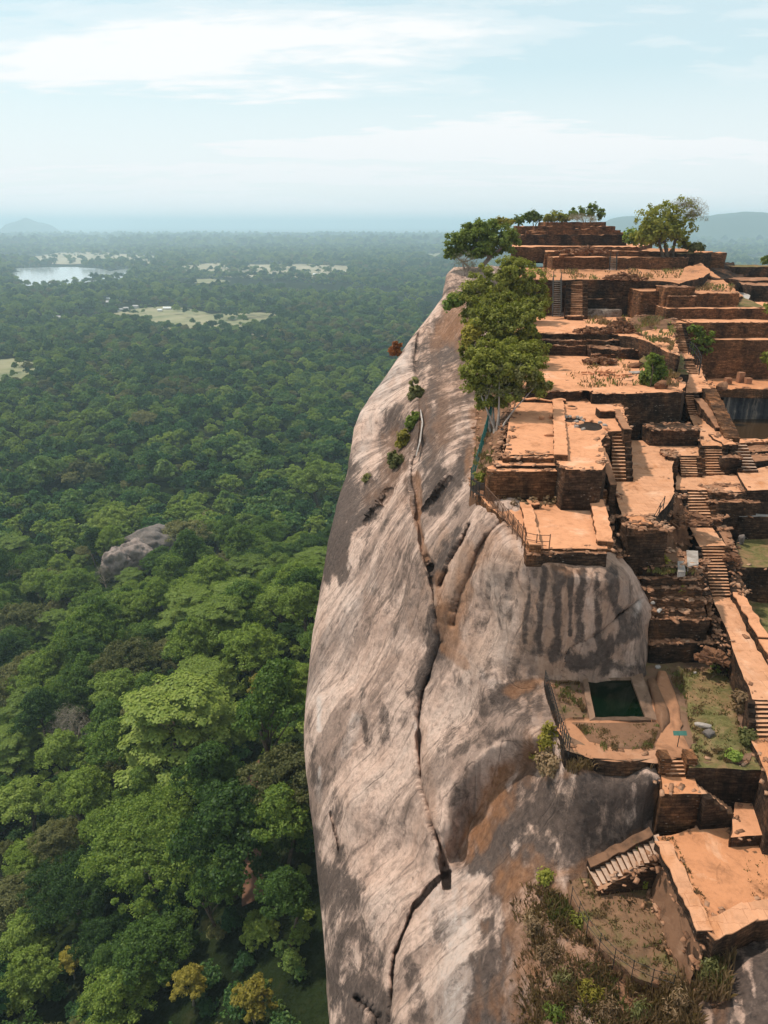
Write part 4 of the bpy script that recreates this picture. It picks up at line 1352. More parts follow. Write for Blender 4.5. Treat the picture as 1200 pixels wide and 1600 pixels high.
def terrace(label, Z, poly, depth, wall='brick', floor='soil', name='brick_terrace', cat='terrace', group=None, rough=0.09, sp=0.40, batter=0.06, raw=None):
    """a retaining wall round a filled platform: wall and floor are its two parts"""
    loop = raw if raw is not None else [pt(e, Z) for e in poly]
    area = sum(loop[i].x * loop[(i + 1) % len(loop)].y - loop[(i + 1) % len(loop)].x * loop[i].y for i in range(len(loop)))
    if area < 0:
        loop = loop[::-1]
    lp = resample(loop, sp)
    n = len(lp)
    c = sum(lp, Vector()) / n
    zmin = min(p.z for p in lp) - depth
    root = thing(name, label, cat, (c.x, c.y, zmin), group)
    L_ = np.array([p[:] for p in lp])
    nx_ = np.roll(L_, -1, 0) - np.roll(L_, 1, 0)
    outn = np.stack([nx_[:, 1], -nx_[:, 0], np.zeros(n)], -1)
    outn /= np.maximum(np.linalg.norm(outn, axis=1)[:, None], 1e-6)
    if lp[0].y > 65:
        lp = resample(loop, .7)
        n = len(lp)
        c = sum(lp, Vector()) / len(lp)
        L_ = np.array([p[:] for p in lp])
        nx_ = np.roll(L_, -1, 0) - np.roll(L_, 1, 0)
        outn = np.stack([nx_[:, 1], -nx_[:, 0], np.zeros(n)], -1)
        outn /= np.maximum(np.linalg.norm(outn, axis=1)[:, None], 1e-6)
    rows = max(2, int(depth / 0.45))
    V_ = []
    top_edge = None
    for r in range(rows + 1):
        q = L_.copy()
        q[:, 2] -= depth * r / rows
        nn = fbm(q * np.array([0.9, 0.9, 1.4]), 3, 13)
        q = q + outn * (nn * rough * 1.3 + batter * depth * r / rows * 0.5)[:, None]
        if r == 0:
            crumb = np.clip(vnoise(L_ * 1.9, 23), 0.15, 1) - 0.15
            q[:, 2] += fbm(L_ * 0.55, 3, 19) * rough * 0.7 - crumb * min(.3, rough * 1.6) + vnoise(L_ * 3.7, 24) * 0.03
            q -= outn * (crumb * min(.35, rough * 1.5))[:, None]
            top_edge = q
        V_.append(q)
    V_ = np.concatenate(V_)
    i_ = np.arange(n)
    fs = []
    for r in range(rows):
        fs.append(np.stack([r * n + i_, (r + 1) * n + i_, (r + 1) * n + (i_ + 1) % n, r * n + (i_ + 1) % n], -1))
    obj('wall', V_, np.concatenate(fs), M[wall], root)
    FLOORS.append((top_edge.copy(), outn.copy(), floor))
    bm = bmesh.new()
    bv = [bm.verts.new(p) for p in top_edge]
    f = bm.faces.new(bv)
    bmesh.ops.triangulate(bm, faces=[f])
    for _ in range(3):
        ed = [e for e in bm.edges if e.calc_length() > 1.6]
        if not ed or len(bm.edges) > 6000:
            break
        bmesh.ops.subdivide_edges(bm, edges=ed, cuts=1)
        bmesh.ops.triangulate(bm, faces=[g for g in bm.faces if len(g.verts) > 3])
    bm.verts.index_update()
    vv = np.array([q.co[:] for q in bm.verts])
    lowr = fbm(vv * 0.35, 3, 29) * rough * 1.1
    ins = np.array([not q.is_boundary for q in bm.verts])
    vv[ins, 2] += lowr[ins] - rough * 0.25
    ff = np.array([[q.index for q in g.verts] for g in bm.faces])
    bm.free()
    obj('floor', vv, ff, M[floor], root, smooth=True)
    return root


def blk(label, u0, u1, vtop, Y, dY, h, wall='brick', floor='brick_cap', skew=0.0, **k):
    """a straight wall facing the viewer, top edge on row vtop at ground distance Y"""
    Z = ZV(vtop, Y)
    a, b = P(u0, Y, Z), P(u1, Y + skew, Z)
    return terrace(label, Z, None, h, wall, floor, raw=[a, b, Vector((b.x, b.y + dY, Z)), Vector((a.x, a.y + dY, Z))], **k)


def beam(label, a, b, width, h, mat='brick', cap='brick_cap', name='parapet_wall', cat='wall', group=None):
    a, b = Vector(a), Vector(b)
    d = (b - a)
    s = Vector((-d.y, d.x, 0)).normalized() * width / 2
    n = max(2, int(d.length / 0.36))
    root = thing(name, label, cat, ((a.x + b.x) / 2, (a.y + b.y) / 2, min(a.z, b.z) - h), group)
    mb, mc = MB(), MB()
    vs_, fs, cv, cf = [], [], [], []
    for i in range(n + 1):
        p = a + d * i / n
        j = vnoise(np.array([[i * 0.75, p.x, p.y]]), 7)[0] * 0.10 - max(0, vnoise(np.array([[i * 1.9, p.y, 2.0]]), 17)[0] - .35) * .25
        off = s.normalized() * vnoise(np.array([[i * 0.9, p.y, 4.0]]), 8)[0] * 0.10
        A_, B_ = p + s + off + Vector((0, 0, j)), p - s + off + Vector((0, 0, j))
        vs_ += [A_, B_, B_ - Vector((0, 0, h + j)), A_ - Vector((0, 0, h + j))]
        cv += [A_ + s * 0.08 + Vector((0, 0, 0.06)), B_ - s * 0.08 + Vector((0, 0, 0.06)), B_ - s * 0.08 - Vector((0, 0, 0.02)), A_ + s * 0.08 - Vector((0, 0, 0.02))]
        if i:
            b_ = (i - 1) * 4
            for q in ((0, 4, 7, 3), (1, 2, 6, 5), (3, 7, 6, 2)):
                fs.append(tuple(b_ + x for x in q))
            for q in ((0, 1, 5, 4), (1, 2, 6, 5), (3, 0, 4, 7), (2, 3, 7, 6)):
                cf.append(tuple(b_ + x for x in q))
    e = n * 4
    fs += [(0, 3, 2, 1), (e, e + 1, e + 2, e + 3)]
    cf += [(0, 3, 2, 1), (e, e + 1, e + 2, e + 3)]
    obj('wall', vs_, fs, M[mat], root)
    obj('coping', cv, cf, M[cap], root)
    return root


def stair(label, t0, t1, vt, Zt, b0_, b1, vb, Zb, n, mat='step', flank=(1, 1), corners=None, group='stone staircases of the ruins', fw=0.45):
    if corners:
        A0, A1, B0, B1 = [Vector(c_) for c_ in corners]
        Zt, Zb = A0.z, B0.z
    else:
        A0, A1, B0, B1 = F(t0, vt, Zt), F(t1, vt, Zt), F(b0_, vb, Zb), F(b1, vb, Zb)
    c = (A0 + A1 + B0 + B1) / 4
    root = thing('staircase', label, 'staircase', (c.x, c.y, Zb), group)
    rise = Zt - Zb
    for i in range(n):
        p0, p1 = A0.lerp(B0, i / n), A1.lerp(B1, i / n)
        q0, q1 = A0.lerp(B0, (i + 1) / n + 0.012), A1.lerp(B1, (i + 1) / n + 0.012)
        z = Zt - rise * (i + 1) / (n + 1)
        mb = MB()
        dz = lambda: random.uniform(-0.035, 0.03)
        jw = (A1 - A0).normalized()
        p0, q0 = p0 + jw * random.uniform(-.05, .04), q0 + jw * random.uniform(-.05, .04)
        zl = max(Zb - 0.5, z - 1.2)
        mb.hexa([(q0.x, q0.y, zl), (q1.x, q1.y, zl), (p1.x, p1.y, zl), (p0.x, p0.y, zl)],
                [(q0.x, q0.y, z + dz()), (q1.x, q1.y, z + dz()), (p1.x, p1.y, z + dz()), (p0.x, p0.y, z + dz())])
        so = mb.build('step', M[mat], root)
        so.data.materials.append(M['brick_warm'])  # darker brick risers; part of this darkness is riser shade put into colour
        for ip_ in (2, 3, 5):
            so.data.polygons[ip_].material_index = 1
    # solid core under the steps
    core = MB()
    e = 0.02
    core.add([A0 - Vector((0, 0, rise / n * 1.6)), A1 - Vector((0, 0, rise / n * 1.6)), B1 - Vector((0, 0, .8)), B0 - Vector((0, 0, .8)),
              Vector((A0.x, A0.y, Zb - .9)), Vector((A1.x, A1.y, Zb - .9)), Vector((B1.x, B1.y, Zb - .9)), Vector((B0.x, B0.y, Zb - .9))],
             [(0, 3, 2, 1), (0, 4, 7, 3), (1, 2, 6, 5), (0, 1, 5, 4), (4, 5, 6, 7)])
    core.build('core', M['brick'], root)
    for s, on in ((0, flank[0]), (1, flank[1])):
        if not on:
            continue
        T, Bq = (A0, B0) if s == 0 else (A1, B1)
        side = (A0 - A1).normalized() if s == 0 else (A1 - A0).normalized()
        w_ = side * fw
        m2 = MB()
        k = max(3, n // 2)
        for i in range(k):
            a_, b_ = T.lerp(Bq, i / k), T.lerp(Bq, (i + 1) / k)
            z = a_.z + 0.12 + random.uniform(-0.08, 0.08) - rise / k * 0.45
            g0, g1, g2, g3 = b_ + side * 0.01, b_ + w_, a_ + w_, a_ + side * 0.01
            if s == 0:
                g0, g1, g2, g3 = g1, g0, g3, g2
            m2.hexa([(p.x, p.y, Zb - 0.8) for p in (g0, g1, g2, g3)], [(p.x, p.y, z) for p in (g0, g1, g2, g3)])
        m2.build('flank_wall', M['brick'], root)
    return root


TG = None
# --- the highest block, stepped
blk('topmost brick platform of the ruin, its flat top level with the horizon', 853, 947, 347, 176, 9, 3, 'brick_warm', 'rough', rough=.16)
blk('second step of the topmost brick platform, just under its flat top', 836, 962, 353, 173.8, 4, 3, 'brick_warm', 'rough', rough=.16)
blk('third step of the topmost brick platform, broken along its edge', 822, 970, 359.5, 171.4, 4, 3, 'brick_warm', 'rough', rough=.2)
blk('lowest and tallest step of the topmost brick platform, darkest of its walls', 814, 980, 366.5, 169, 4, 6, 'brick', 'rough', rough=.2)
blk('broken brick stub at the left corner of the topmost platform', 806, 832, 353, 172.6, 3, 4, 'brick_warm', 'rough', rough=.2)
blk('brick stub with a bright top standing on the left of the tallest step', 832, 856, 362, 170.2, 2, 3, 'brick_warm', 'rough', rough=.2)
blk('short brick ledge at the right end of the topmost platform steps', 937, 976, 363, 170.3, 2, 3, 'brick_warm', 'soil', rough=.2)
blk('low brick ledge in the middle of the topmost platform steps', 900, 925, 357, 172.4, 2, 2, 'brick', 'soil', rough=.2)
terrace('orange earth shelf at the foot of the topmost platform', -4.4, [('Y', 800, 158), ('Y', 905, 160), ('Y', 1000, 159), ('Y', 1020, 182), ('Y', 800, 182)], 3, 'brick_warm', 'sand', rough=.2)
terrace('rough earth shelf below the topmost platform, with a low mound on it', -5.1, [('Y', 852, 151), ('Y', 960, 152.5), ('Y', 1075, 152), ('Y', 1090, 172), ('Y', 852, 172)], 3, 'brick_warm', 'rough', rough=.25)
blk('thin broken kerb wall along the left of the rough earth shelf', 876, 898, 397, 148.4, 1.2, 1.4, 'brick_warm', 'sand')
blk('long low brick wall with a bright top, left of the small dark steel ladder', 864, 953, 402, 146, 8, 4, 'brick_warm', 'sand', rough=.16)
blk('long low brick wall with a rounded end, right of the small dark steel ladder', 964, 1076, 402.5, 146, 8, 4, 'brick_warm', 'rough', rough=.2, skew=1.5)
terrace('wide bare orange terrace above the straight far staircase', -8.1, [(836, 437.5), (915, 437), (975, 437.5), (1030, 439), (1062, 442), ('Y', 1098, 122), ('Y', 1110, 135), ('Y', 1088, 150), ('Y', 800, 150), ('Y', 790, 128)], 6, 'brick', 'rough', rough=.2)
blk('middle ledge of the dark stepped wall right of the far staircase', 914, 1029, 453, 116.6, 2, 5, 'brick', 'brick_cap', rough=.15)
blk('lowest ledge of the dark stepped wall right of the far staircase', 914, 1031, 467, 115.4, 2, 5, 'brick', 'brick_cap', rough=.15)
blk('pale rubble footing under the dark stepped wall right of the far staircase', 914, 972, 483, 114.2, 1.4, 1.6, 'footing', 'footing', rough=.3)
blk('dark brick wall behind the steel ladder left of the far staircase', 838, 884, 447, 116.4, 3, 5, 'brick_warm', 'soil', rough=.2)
# right shoulder
terrace('sloping bare earth shoulder right of the wide orange terrace', -8.6, [('Y', 1040, 109, -9.5), ('Y', 1098, 108, -9.6), ('Y', 1150, 108, -10.1), ('Y', 1162, 116, -10.4), ('Y', 1128, 132, -9.0), ('Y', 1095, 146, -7.0), ('Y', 1045, 140, -8.3)], 4, 'brick_warm', 'rough', rough=.25)
blk('orange-brown brick block with a stepped top under the earth shoulder', 1003, 1042, 455, 110, 6, 5, 'brick_warm', 'rough', rough=.15)
blk('squared orange-brown brick block with a ledge at mid height', 1041, 1086, 449, 107.6, 4, 5, 'brick_warm', 'brick_cap', rough=.12)
blk('wide plain orange-brown brick wall below the earth shoulder', 1088, 1156, 458.5, 107.4, 5, 5, 'brick_warm', 'rough', rough=.12)
blk('thin projecting ledge on the squared orange-brown block', 1046, 1088, 463, 106.6, 1.2, 4, 'brick_warm', 'brick_cap', rough=.1)
blk('long even brick wall running to the right edge, upper of three', 1042, 1290, 482, 105, 9, 4, 'brick_warm', 'sand', rough=.1)
terrace('narrow bright walkway along the foot of the upper long wall', -12.75, [(1046, 504.5), (1290, 505.5), ('Y', 1290, 108), ('Y', 1040, 108)], 5, 'brick_warm', 'sand', rough=.1)
blk('long even brick wall running to the right edge, middle of three', 1079, 1290, 504, 100.9, 5, 4, 'brick_warm', 'sand', rough=.1)
terrace('tallest long brick wall running to the right edge, lowest of three, bright ledge on top', -14.7, [(1070, 530), (1105, 530.5), (1290, 532), ('Y', 1290, 104), ('Y', 1072, 104)], 7.5, 'brick_warm', 'sand', rough=.12)
# far right side, lower
blk('dark brick terrace edge at the right shoulder beside the airy tree', 1060, 1112, 396, 150, 9, 5, 'brick', 'turf', rough=.25)
blk('brown humped brick block on the skyline of the right shoulder', 1090, 1135, 394, 152, 12, 4, 'brick_warm', 'soil', rough=.3)
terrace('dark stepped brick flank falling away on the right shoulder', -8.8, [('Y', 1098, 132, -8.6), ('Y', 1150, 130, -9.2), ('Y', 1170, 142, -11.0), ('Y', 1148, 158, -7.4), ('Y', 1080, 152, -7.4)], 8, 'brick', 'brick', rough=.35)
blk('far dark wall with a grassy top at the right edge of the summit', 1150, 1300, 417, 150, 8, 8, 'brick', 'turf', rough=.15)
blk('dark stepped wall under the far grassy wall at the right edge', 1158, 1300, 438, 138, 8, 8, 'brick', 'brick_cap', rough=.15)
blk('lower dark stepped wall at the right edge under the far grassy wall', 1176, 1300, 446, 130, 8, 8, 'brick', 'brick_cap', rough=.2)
terrace('pale worn landing between dark walls on the right shoulder', -12.0, [('Y', 1128, 118, -11.6), ('Y', 1162, 116, -11.9), ('Y', 1176, 132, -11.5), ('Y', 1150, 136, -11.2)], 4, 'brick', 'white_stone', rough=.2)
stair('short pale staircase going down between dark walls on the right shoulder', 1146, 1172, 452, -11.9, 1152, 1180, 466, -13.2, 6, 'step_grey', (1, 0), [P(1146, 120, -11.7), P(1168, 120, -11.7), P(1156, 114.4, -13.4), P(1180, 114.4, -13.4)])
terrace('grassy earth wedge beside the pale stair on the right shoulder', -11.0, [('Y', 1150, 106.5, -11.1), ('Y', 1196, 106.5, -11.2), ('Y', 1160, 116, -10.5)], 4, 'dirt', 'turf', rough=.15)
# --- terrace with the brick heaps
terrace('middle terrace with brick heaps at the foot of the far staircase', -13.3, [(832, 521), (900, 521.5), (960, 522), (985, 526), (1012, 533), (1040, 548), (1062, 556), ('Y', 1052, 98), ('Y', 1044, 122), ('Y', 780, 122), ('Y', 775, 100)], 5, 'brick', 'sand', rough=.22)
terrace('dark grass-covered earth mound between the brick heaps and the right staircase', -12.0, [('Y', 985, 96, -13.2), ('Y', 1010, 93, -13.4), ('Y', 1052, 95, -14.2), ('Y', 1056, 103, -12.4), ('Y', 1040, 112, -12.2), ('Y', 985, 108, -12.7)], 3, 'dirt', 'dirt', rough=.3)
blk('upper ledge of the crumbling wall under the middle terrace', 834, 1018, 532, 93.6, 2, 5, 'brick', 'brick_cap', rough=.25)
blk('lower ledge of the crumbling wall under the middle terrace', 834, 916, 541, 92.8, 2, 4, 'brick', 'brick_cap', rough=.25)
blk('sagging brick ledge at the right of the crumbling wall', 922, 1034, 543, 92.0, 2, 4, 'brick', 'brick_cap', rough=.35, skew=-3)
blk('low rubble step at the foot of the crumbling wall', 926, 985, 552, 91.0, 2, 3, 'brick_warm', 'brick_cap', rough=.3)
terrace('dark bank carrying grass, right of the leafy green bush', -15.0, [('Y', 1000, 86, -15.3), ('Y', 1040, 78.5, -15.5), ('Y', 1076, 78.5, -15.4), ('Y', 1066, 88, -15.0), ('Y', 1052, 96, -14.2), ('Y', 1015, 95, -14.6)], 3.5, 'brick', 'turf', rough=.25)
blk('small squared brick buttress beside the right staircase', 1036, 1060, 546, 96, 3, 4, 'brick_warm', 'sand', rough=.15)
blk('higher small brick buttress beside the right staircase', 1032, 1054, 537, 98.5, 3, 4, 'brick_warm', 'sand', rough=.15)
# --- broad court (T3)
terrace('broad orange court with a dark brick front wall, in the middle of the ruins', -15.7, [(850, 612.5), (905, 611), (918, 606, -15.7), (926, 615), (1000, 613.5), (1066, 612), (1072, 600), ('Y', 1030, 100), ('Y', 800, 101), ('Y', 790, 74)], 6, 'brick', 'sand', rough=.14)
blk('thin raised kerb crossing the broad orange court', 866, 990, 594.5, 77.5, 5.5, 1.5, 'brick_warm', 'sand', rough=.09)
blk('mid-height ledge of the big dark wall below the broad orange court', 1018, 1094, 672, 67.2, 2.8, 5, 'brick', 'brick', rough=.12)
# --- upper left court
terrace('long narrow sandy court beside the white-trunked tree, with stepped front', -16.7, [(788, 711), (868, 710), (869, 720, -16.75), (884, 733.5), (942, 733.5), (948, 722), (939, 688), (952, 674), (985, 672), (975, 640), (968, 626), ('Y', 968, 74), ('Y', 800, 74)], 5, 'brick', 'sand', rough=.1)
blk('upper front step of the long narrow sandy court', 786, 870, 715.5, 52.6, 1.2, 3, 'brick_warm', 'sand', rough=.06)
blk('lower front step of the long narrow sandy court', 776, 872, 727, 51.9, 1.2, 3, 'brick', 'sand', rough=.08)
blk('bottom ledge in front of the long narrow sandy court, above the dark grown wall', 764, 886, 736.5, 51.2, 1.4, 5, 'brick_warm', 'sand', rough=.1)
zU = -16.7
beam('low brick bench wall down the right side of the long sandy court', F(872, 626, zU + .35), F(876, 711, zU + .35), 0.95, .7, 'brick_warm', 'sand', 'low_wall')
beam('short low wall across the far end of the long sandy court', F(806, 622, zU + .3), F(884, 625, zU + .3), 0.6, .6, 'brick', 'sand', 'low_wall')
beam('low dark wall with a lump of brick at the back of the stair court', F(934, 640, zU + .6), F(958, 640, zU + .6), 1.4, 1.0, 'brick', 'sand', 'low_wall')
beam('sloping brick parapet right of the stair court above the dark opening', F(962, 640, zU + .3), F(981, 672, zU + .3), 0.6, 1.2, 'brick', 'brick_cap')
beam('pale sloping edge beam falling from the stair court to the lower plaza', F(940, 700, zU + .2), F(958, 758, -18.6), 0.5, 1.6, 'brick', 'brick_cap')
stair('steep staircase from the stair court down to the paved plaza', 956, 975, 672, -16.7, 957, 978, 752, -20.2, 14, 'step', (0, 1), fw=.6)
blk('dark brick pier left of the steep staircase', 936, 955, 684, 58.6, 3.0, 5, 'brick', 'sand', rough=.1)
# bank with leaf litter between court and cliff fence
terrace('steep brown bank with leaf litter beside the white-trunked tree', -17.4, [(735, 762, -19.9), (764, 742, -18.4), (780, 716, -17.2), (806, 626, -16.9), ('Y', 812, 84, -16.6), ('Y', 745, 84, -17.4), (745, 690, -18.6)], 4, 'dirt', 'dirt', rough=.25)
# --- lower left court
terrace('small square sandy court on the rim of the cliff, enclosed by low walls', -19.8, [(826, 857), (900, 857.5), (949, 857), (946, 800), ('Y', 946, 53.5), ('Y', 745, 53.5), (762, 790), (790, 812), (815, 838)], 1.2, 'brick_warm', 'sand', rough=.07)
blk('thin footing under the front wall of the small square court', 824, 948, 864, 42.1, 1.2, 1.0, 'brick', 'brick_cap', rough=.12)
zl = -19.8
beam('thick low brick wall on the left of the small square court', F(822, 786, zl + .4), F(835, 851, zl + .4), 0.75, .6, 'brick_warm', 'sand', 'low_wall')
beam('short return of the thick low wall beside the small square court', F(824, 784, zl + .4), F(842, 784, zl + .4), 0.7, .6, 'brick_warm', 'sand', 'low_wall')
beam('stepped low brick wall on the right of the small square court', F(933, 782, zl + .55), F(945, 845, zl + .35), 0.95, .8, 'brick_warm', 'sand', 'low_wall')
blk('brick pier with a flat top at the back corner of the small square court', 928, 955, 768, 51.6, 1.6, 3, 'brick_warm', 'sand', rough=.08)
terrace('rough brick flank dropping beside the right of the small square court', -20.6, [(952, 860, -21.2), (976, 866, -22.0), (990, 850, -22.5), (972, 790, -20.9), (957, 765, -20.0), (946, 780, -20.1)], 3, 'brick', 'brick', rough=.3)
# --- plaza
terrace('pale paved plaza between dark walls in the centre of the ruins', -20.2, [(974, 814), (1020, 813), (1040, 792), (1055, 770), (1050, 728), (1056, 712), (1092, 712), (1092, 700), ('Y', 1090, 69), ('Y', 960, 69), (955, 752)], 4, 'brick', 'paving', rough=.07)
blk('small sunken orange step in front of the paved plaza', 988, 1020, 819, 47.0, 1.5, 3, 'brick', 'soil', rough=.1)
blk('dark square brick pier left of the side staircase', 1046, 1062, 714, 62.5, 2.4, 4, 'brick', 'brick', rough=.15)
stair('side staircase from the paved plaza down to the long landing', 1063, 1088, 712, -20.2, 1064, 1090, 745, -21.7, 8, 'step', (0, 1))
stair('broad staircase in the middle of the processional way above the long landing', 1100, 1127, 695, -19.5, 1102, 1132, 742, -21.7, 11, 'step', (1, 1))
terrace('long orange landing where three staircases meet', -21.7, [(1056, 765), (1074, 765.5), (1107, 766), (1112, 769), (1164, 767.5), (1160, 750), (1150, 738), (1056, 738)], 5, 'brick', 'paving', rough=.07)
terrace('pale stepped paving at the right end of the long landing', -21.4, [(1168, 766), (1200, 765), (1290, 768), ('Y', 1290, 68), (1152, 738), (1158, 750)], 5, 'brick', 'paving', rough=.07)
terrace('sloped pale path strip between two staircases of the processional way', -19.5, [(1097, 696, -19.5), (1128, 696.5, -19.5), (1146, 690, -19.4), (1110, 646, -19.3), (1076, 646, -19.3)], 4, 'brick', 'paving', rough=.07)
stair('narrow staircase right of the big dark wall', 1070, 1084, 615, -17.6, 1076, 1090, 648, -19.35, 9, 'step', (0, 1))
terrace('small orange landing above the narrow staircase', -17.6, [(1066, 614), (1088, 613.5), (1112, 608), (1100, 590), ('Y', 1095, 96), ('Y', 1060, 96)], 5, 'brick', 'sand', rough=.08)
stair('upper staircase with a dark railing bend, near the tall long walls', 1062, 1082, 560, -16.1, 1068, 1090, 584, -17.6, 9, 'step', (1, 0))
terrace('tiny landing between two flights beside the tall long wall', -16.1, [(1059, 561), (1085, 560.5), (1078, 551), (1058, 551)], 4, 'brick', 'sand', rough=.06)
stair('long narrow staircase beside the tall long brick wall', 1048, 1065, 505, -12.75, 1059, 1075, 551, -16.1, 18, 'step', (1, 1))
stair('straight far staircase up to the wide bare terrace', 893, 910, 437, -8.1, 891, 910, 497, -13.3, 21, 'step', (1, 1), fw=.8)
blk('squared threshold stone at the foot of the far staircase', 889, 911, 494, 110.2, 1.2, 1.5, 'brick_warm', 'sand', rough=.06)
beam('sloping brown parapet between the processional way and the rock tank', F(1108, 606, -17.2), F(1145, 684, -19.2), 1.3, 4, 'brick_warm', 'brick_warm')
beam('inner sloping wall beside the pale path strip', F(1091, 622, -17.9), F(1126, 668, -19.0), 0.8, 3, 'brick', 'brick_cap')
stair('pale outer staircase at the right of the processional way', 1144, 1166, 692, -19.3, 1160, 1184, 738, -21.4, 9, 'step_grey', (1, 0))
blk('broken stepped wall between the broad and the outer staircase', 1131, 1152, 694, 64.6, 3.5, 5, 'brick', 'sand', rough=.25)
blk('lower broken wall beside the outer staircase', 1131, 1160, 715, 63.0, 2.2, 4, 'brick', 'brick_cap', rough=.25)
# processional way going down
stair('middle staircase of the processional way below the long landing', 1073, 1106, 765.5, -21.7, 1077, 1112, 824, -24.0, 12, 'step', (1, 1))
terrace('short orange landing between two long flights', -24.0, [(1077, 823), (1113, 823), (1134, 853), (1093, 853)], 4, 'brick', 'paving', rough=.06)
stair('lowest long staircase of the processional way, above the paved walk', 1094, 1131, 852, -24.0, 1111, 1141, 932, -26.8, 16, 'step', (1, 1))
terrace('long orange paved walk sweeping down along the grassy terrace', -27, [(1110, 931, -26.8), (1142, 931, -26.8), (1168, 985, -27.1), (1204, 1045, -27.4), (1250, 1095, -27.6), (1176, 1092, -27.6), (1160, 1055, -27.5), (1138, 990, -27.2)], 4.5, 'brick', 'paving', rough=.1)
stair('staircase at the right edge continuing the paved walk', 1179, 1244, 1092, -27.6, 1181, 1262, 1152, -29.0, 8, 'step', (1, 0))
terrace('orange walk at the right edge below the last staircase', -29.0, [(1172, 1152, -29), (1290, 1152, -29), (1330, 1270, -29.3), (1212, 1262, -29.3), (1196, 1205, -29.2)], 4, 'brick', 'soil', rough=.1)
beam('orange-topped parapet wall right of the paved walk', F(1153, 928, -26.3), F(1193, 996, -26.7), 0.7, 3.2, 'brick', 'sand')
beam('lower end of the orange-topped parapet wall right of the paved walk', F(1193, 1000, -26.9), F(1234, 1060, -27.2), 0.7, 3.2, 'brick', 'sand')
# right of the processional way: stepped dark ruins
blk('dark crumbling wall under the right of the long landing', 1109, 1172, 770, 58.0, 2, 3, 'brick', 'brick_cap', rough=.25)
blk('second dark crumbling wall under the right of the long landing', 1112, 1188, 785, 57.2, 2, 4, 'brick', 'brick_cap', rough=.35)
terrace('stepped brick shelf beside the middle staircase', -23.3, [(1112, 812), (1128, 812), (1132, 790), (1110, 790)], 4, 'brick', 'brick_cap', rough=.2)
terrace('sloped brick shelf with broad joints right of the short orange landing', -24.3, [(1120, 823, -23.9), (1138, 822, -23.9), (1150, 855, -24.5), (1137, 857, -24.5)], 4, 'brick', 'brick_cap', rough=.15)
terrace('rubble-topped brick mass beside the lowest long staircase', -25.2, [(1140, 862, -24.6), (1152, 860, -24.6), (1158, 905, -25.8), (1164, 932, -26.3), (1146, 934, -26.5)], 4, 'brick', 'brick', rough=.35)
blk('flat pale ledge at the right edge beside the dark crumbling walls', 1156, 1300, 807, 57.0, 3.5, 4, 'brick', 'white_stone', rough=.12)
terrace('small grass terrace at the right edge beside the lowest long staircase', -25.5, [(1150, 884), (1300, 890), (1300, 830), (1148, 836)], 6, 'brick', 'turf', rough=.2)
terrace('lower grass strip at the right edge beyond the parapet', -28.6, [(1168, 1010), (1300, 1040), (1300, 930), (1160, 938)], 4, 'brick', 'turf', rough=.2)
# rock tank on the far right
terrace('orange ledge above the streaked tank wall', -19.9, [(1105, 606), (1160, 607), (1290, 612), ('Y', 1290, 101), ('Y', 1105, 101)], 1.2, 'brick_warm', 'soil', rough=.15)
m_tank, t = new_mat('streaked_rock_wall')
pos = t.n('ShaderNodeNewGeometry').outputs['Position']
sk = t.noise(t.vmul(pos, (1.1, 0.5, 0.05)), 1.0, 5, 0.6, 0.3)
gr = t.noise(pos, 2.5, 5, 0.7)
c = t.ramp(sk, [(0.34, (0.035, 0.036, 0.045)), (0.50, (0.10, 0.095, 0.095)), (0.58, (0.34, 0.27, 0.215)), (0.70, (0.12, 0.09, 0.075))])
c = t.mix(0.5, c, t.ramp(gr, [(0.3, 0.5), (0.7, 1.2)]), 'MULTIPLY')
t.out(t.principled(c, 0.85, t.bump(gr, 0.6, 0.3), 0.15))
M['tank'] = m_tank
terrace('grey rock wall with dark and pale vertical streaks behind the brown tank', -20.3, [(1134, 609), (1170, 608), (1290, 612), ('Y', 1290, 100), ('Y', 1130, 100)], 6, 'tank', 'tank', name='rock_wall', cat='rock wall', rough=.4)
m_pool, t = new_mat('pool_water')
posp = t.n('ShaderNodeNewGeometry').outputs['Position']
t.out(t.principled((0.0015, 0.007, 0.003), 0.04, t.bump(t.noise(posp, 3.0, 3), 0.02, 0.02), 0.35))
M['water'] = m_pool
m_mud, t = new_mat('brown_water')
posp = t.n('ShaderNodeNewGeometry').outputs['Position']
t.out(t.principled((0.045, 0.026, 0.012), 0.12, t.bump(t.noise(posp, 1.5, 3), 0.05, 0.05), 0.4))
q = [F(1132, 700, -24.2), F(1290, 705, -24.2), F(1290, 655, -24.2), F(1128, 655, -24.2)]
tag(obj('water', q, [(0, 1, 2, 3)], m_mud), kind='structure')
blk('pale kerb wall in front of the brown tank', 1150, 1300, 691, 79.5, 1.5, 4, 'brick_warm', 'sand', rough=.15)
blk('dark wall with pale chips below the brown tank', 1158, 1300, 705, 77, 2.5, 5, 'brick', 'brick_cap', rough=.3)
blk('second dark wall with pale chips below the brown tank', 1168, 1300, 720, 74, 2.5, 6, 'brick', 'brick_cap', rough=.3)
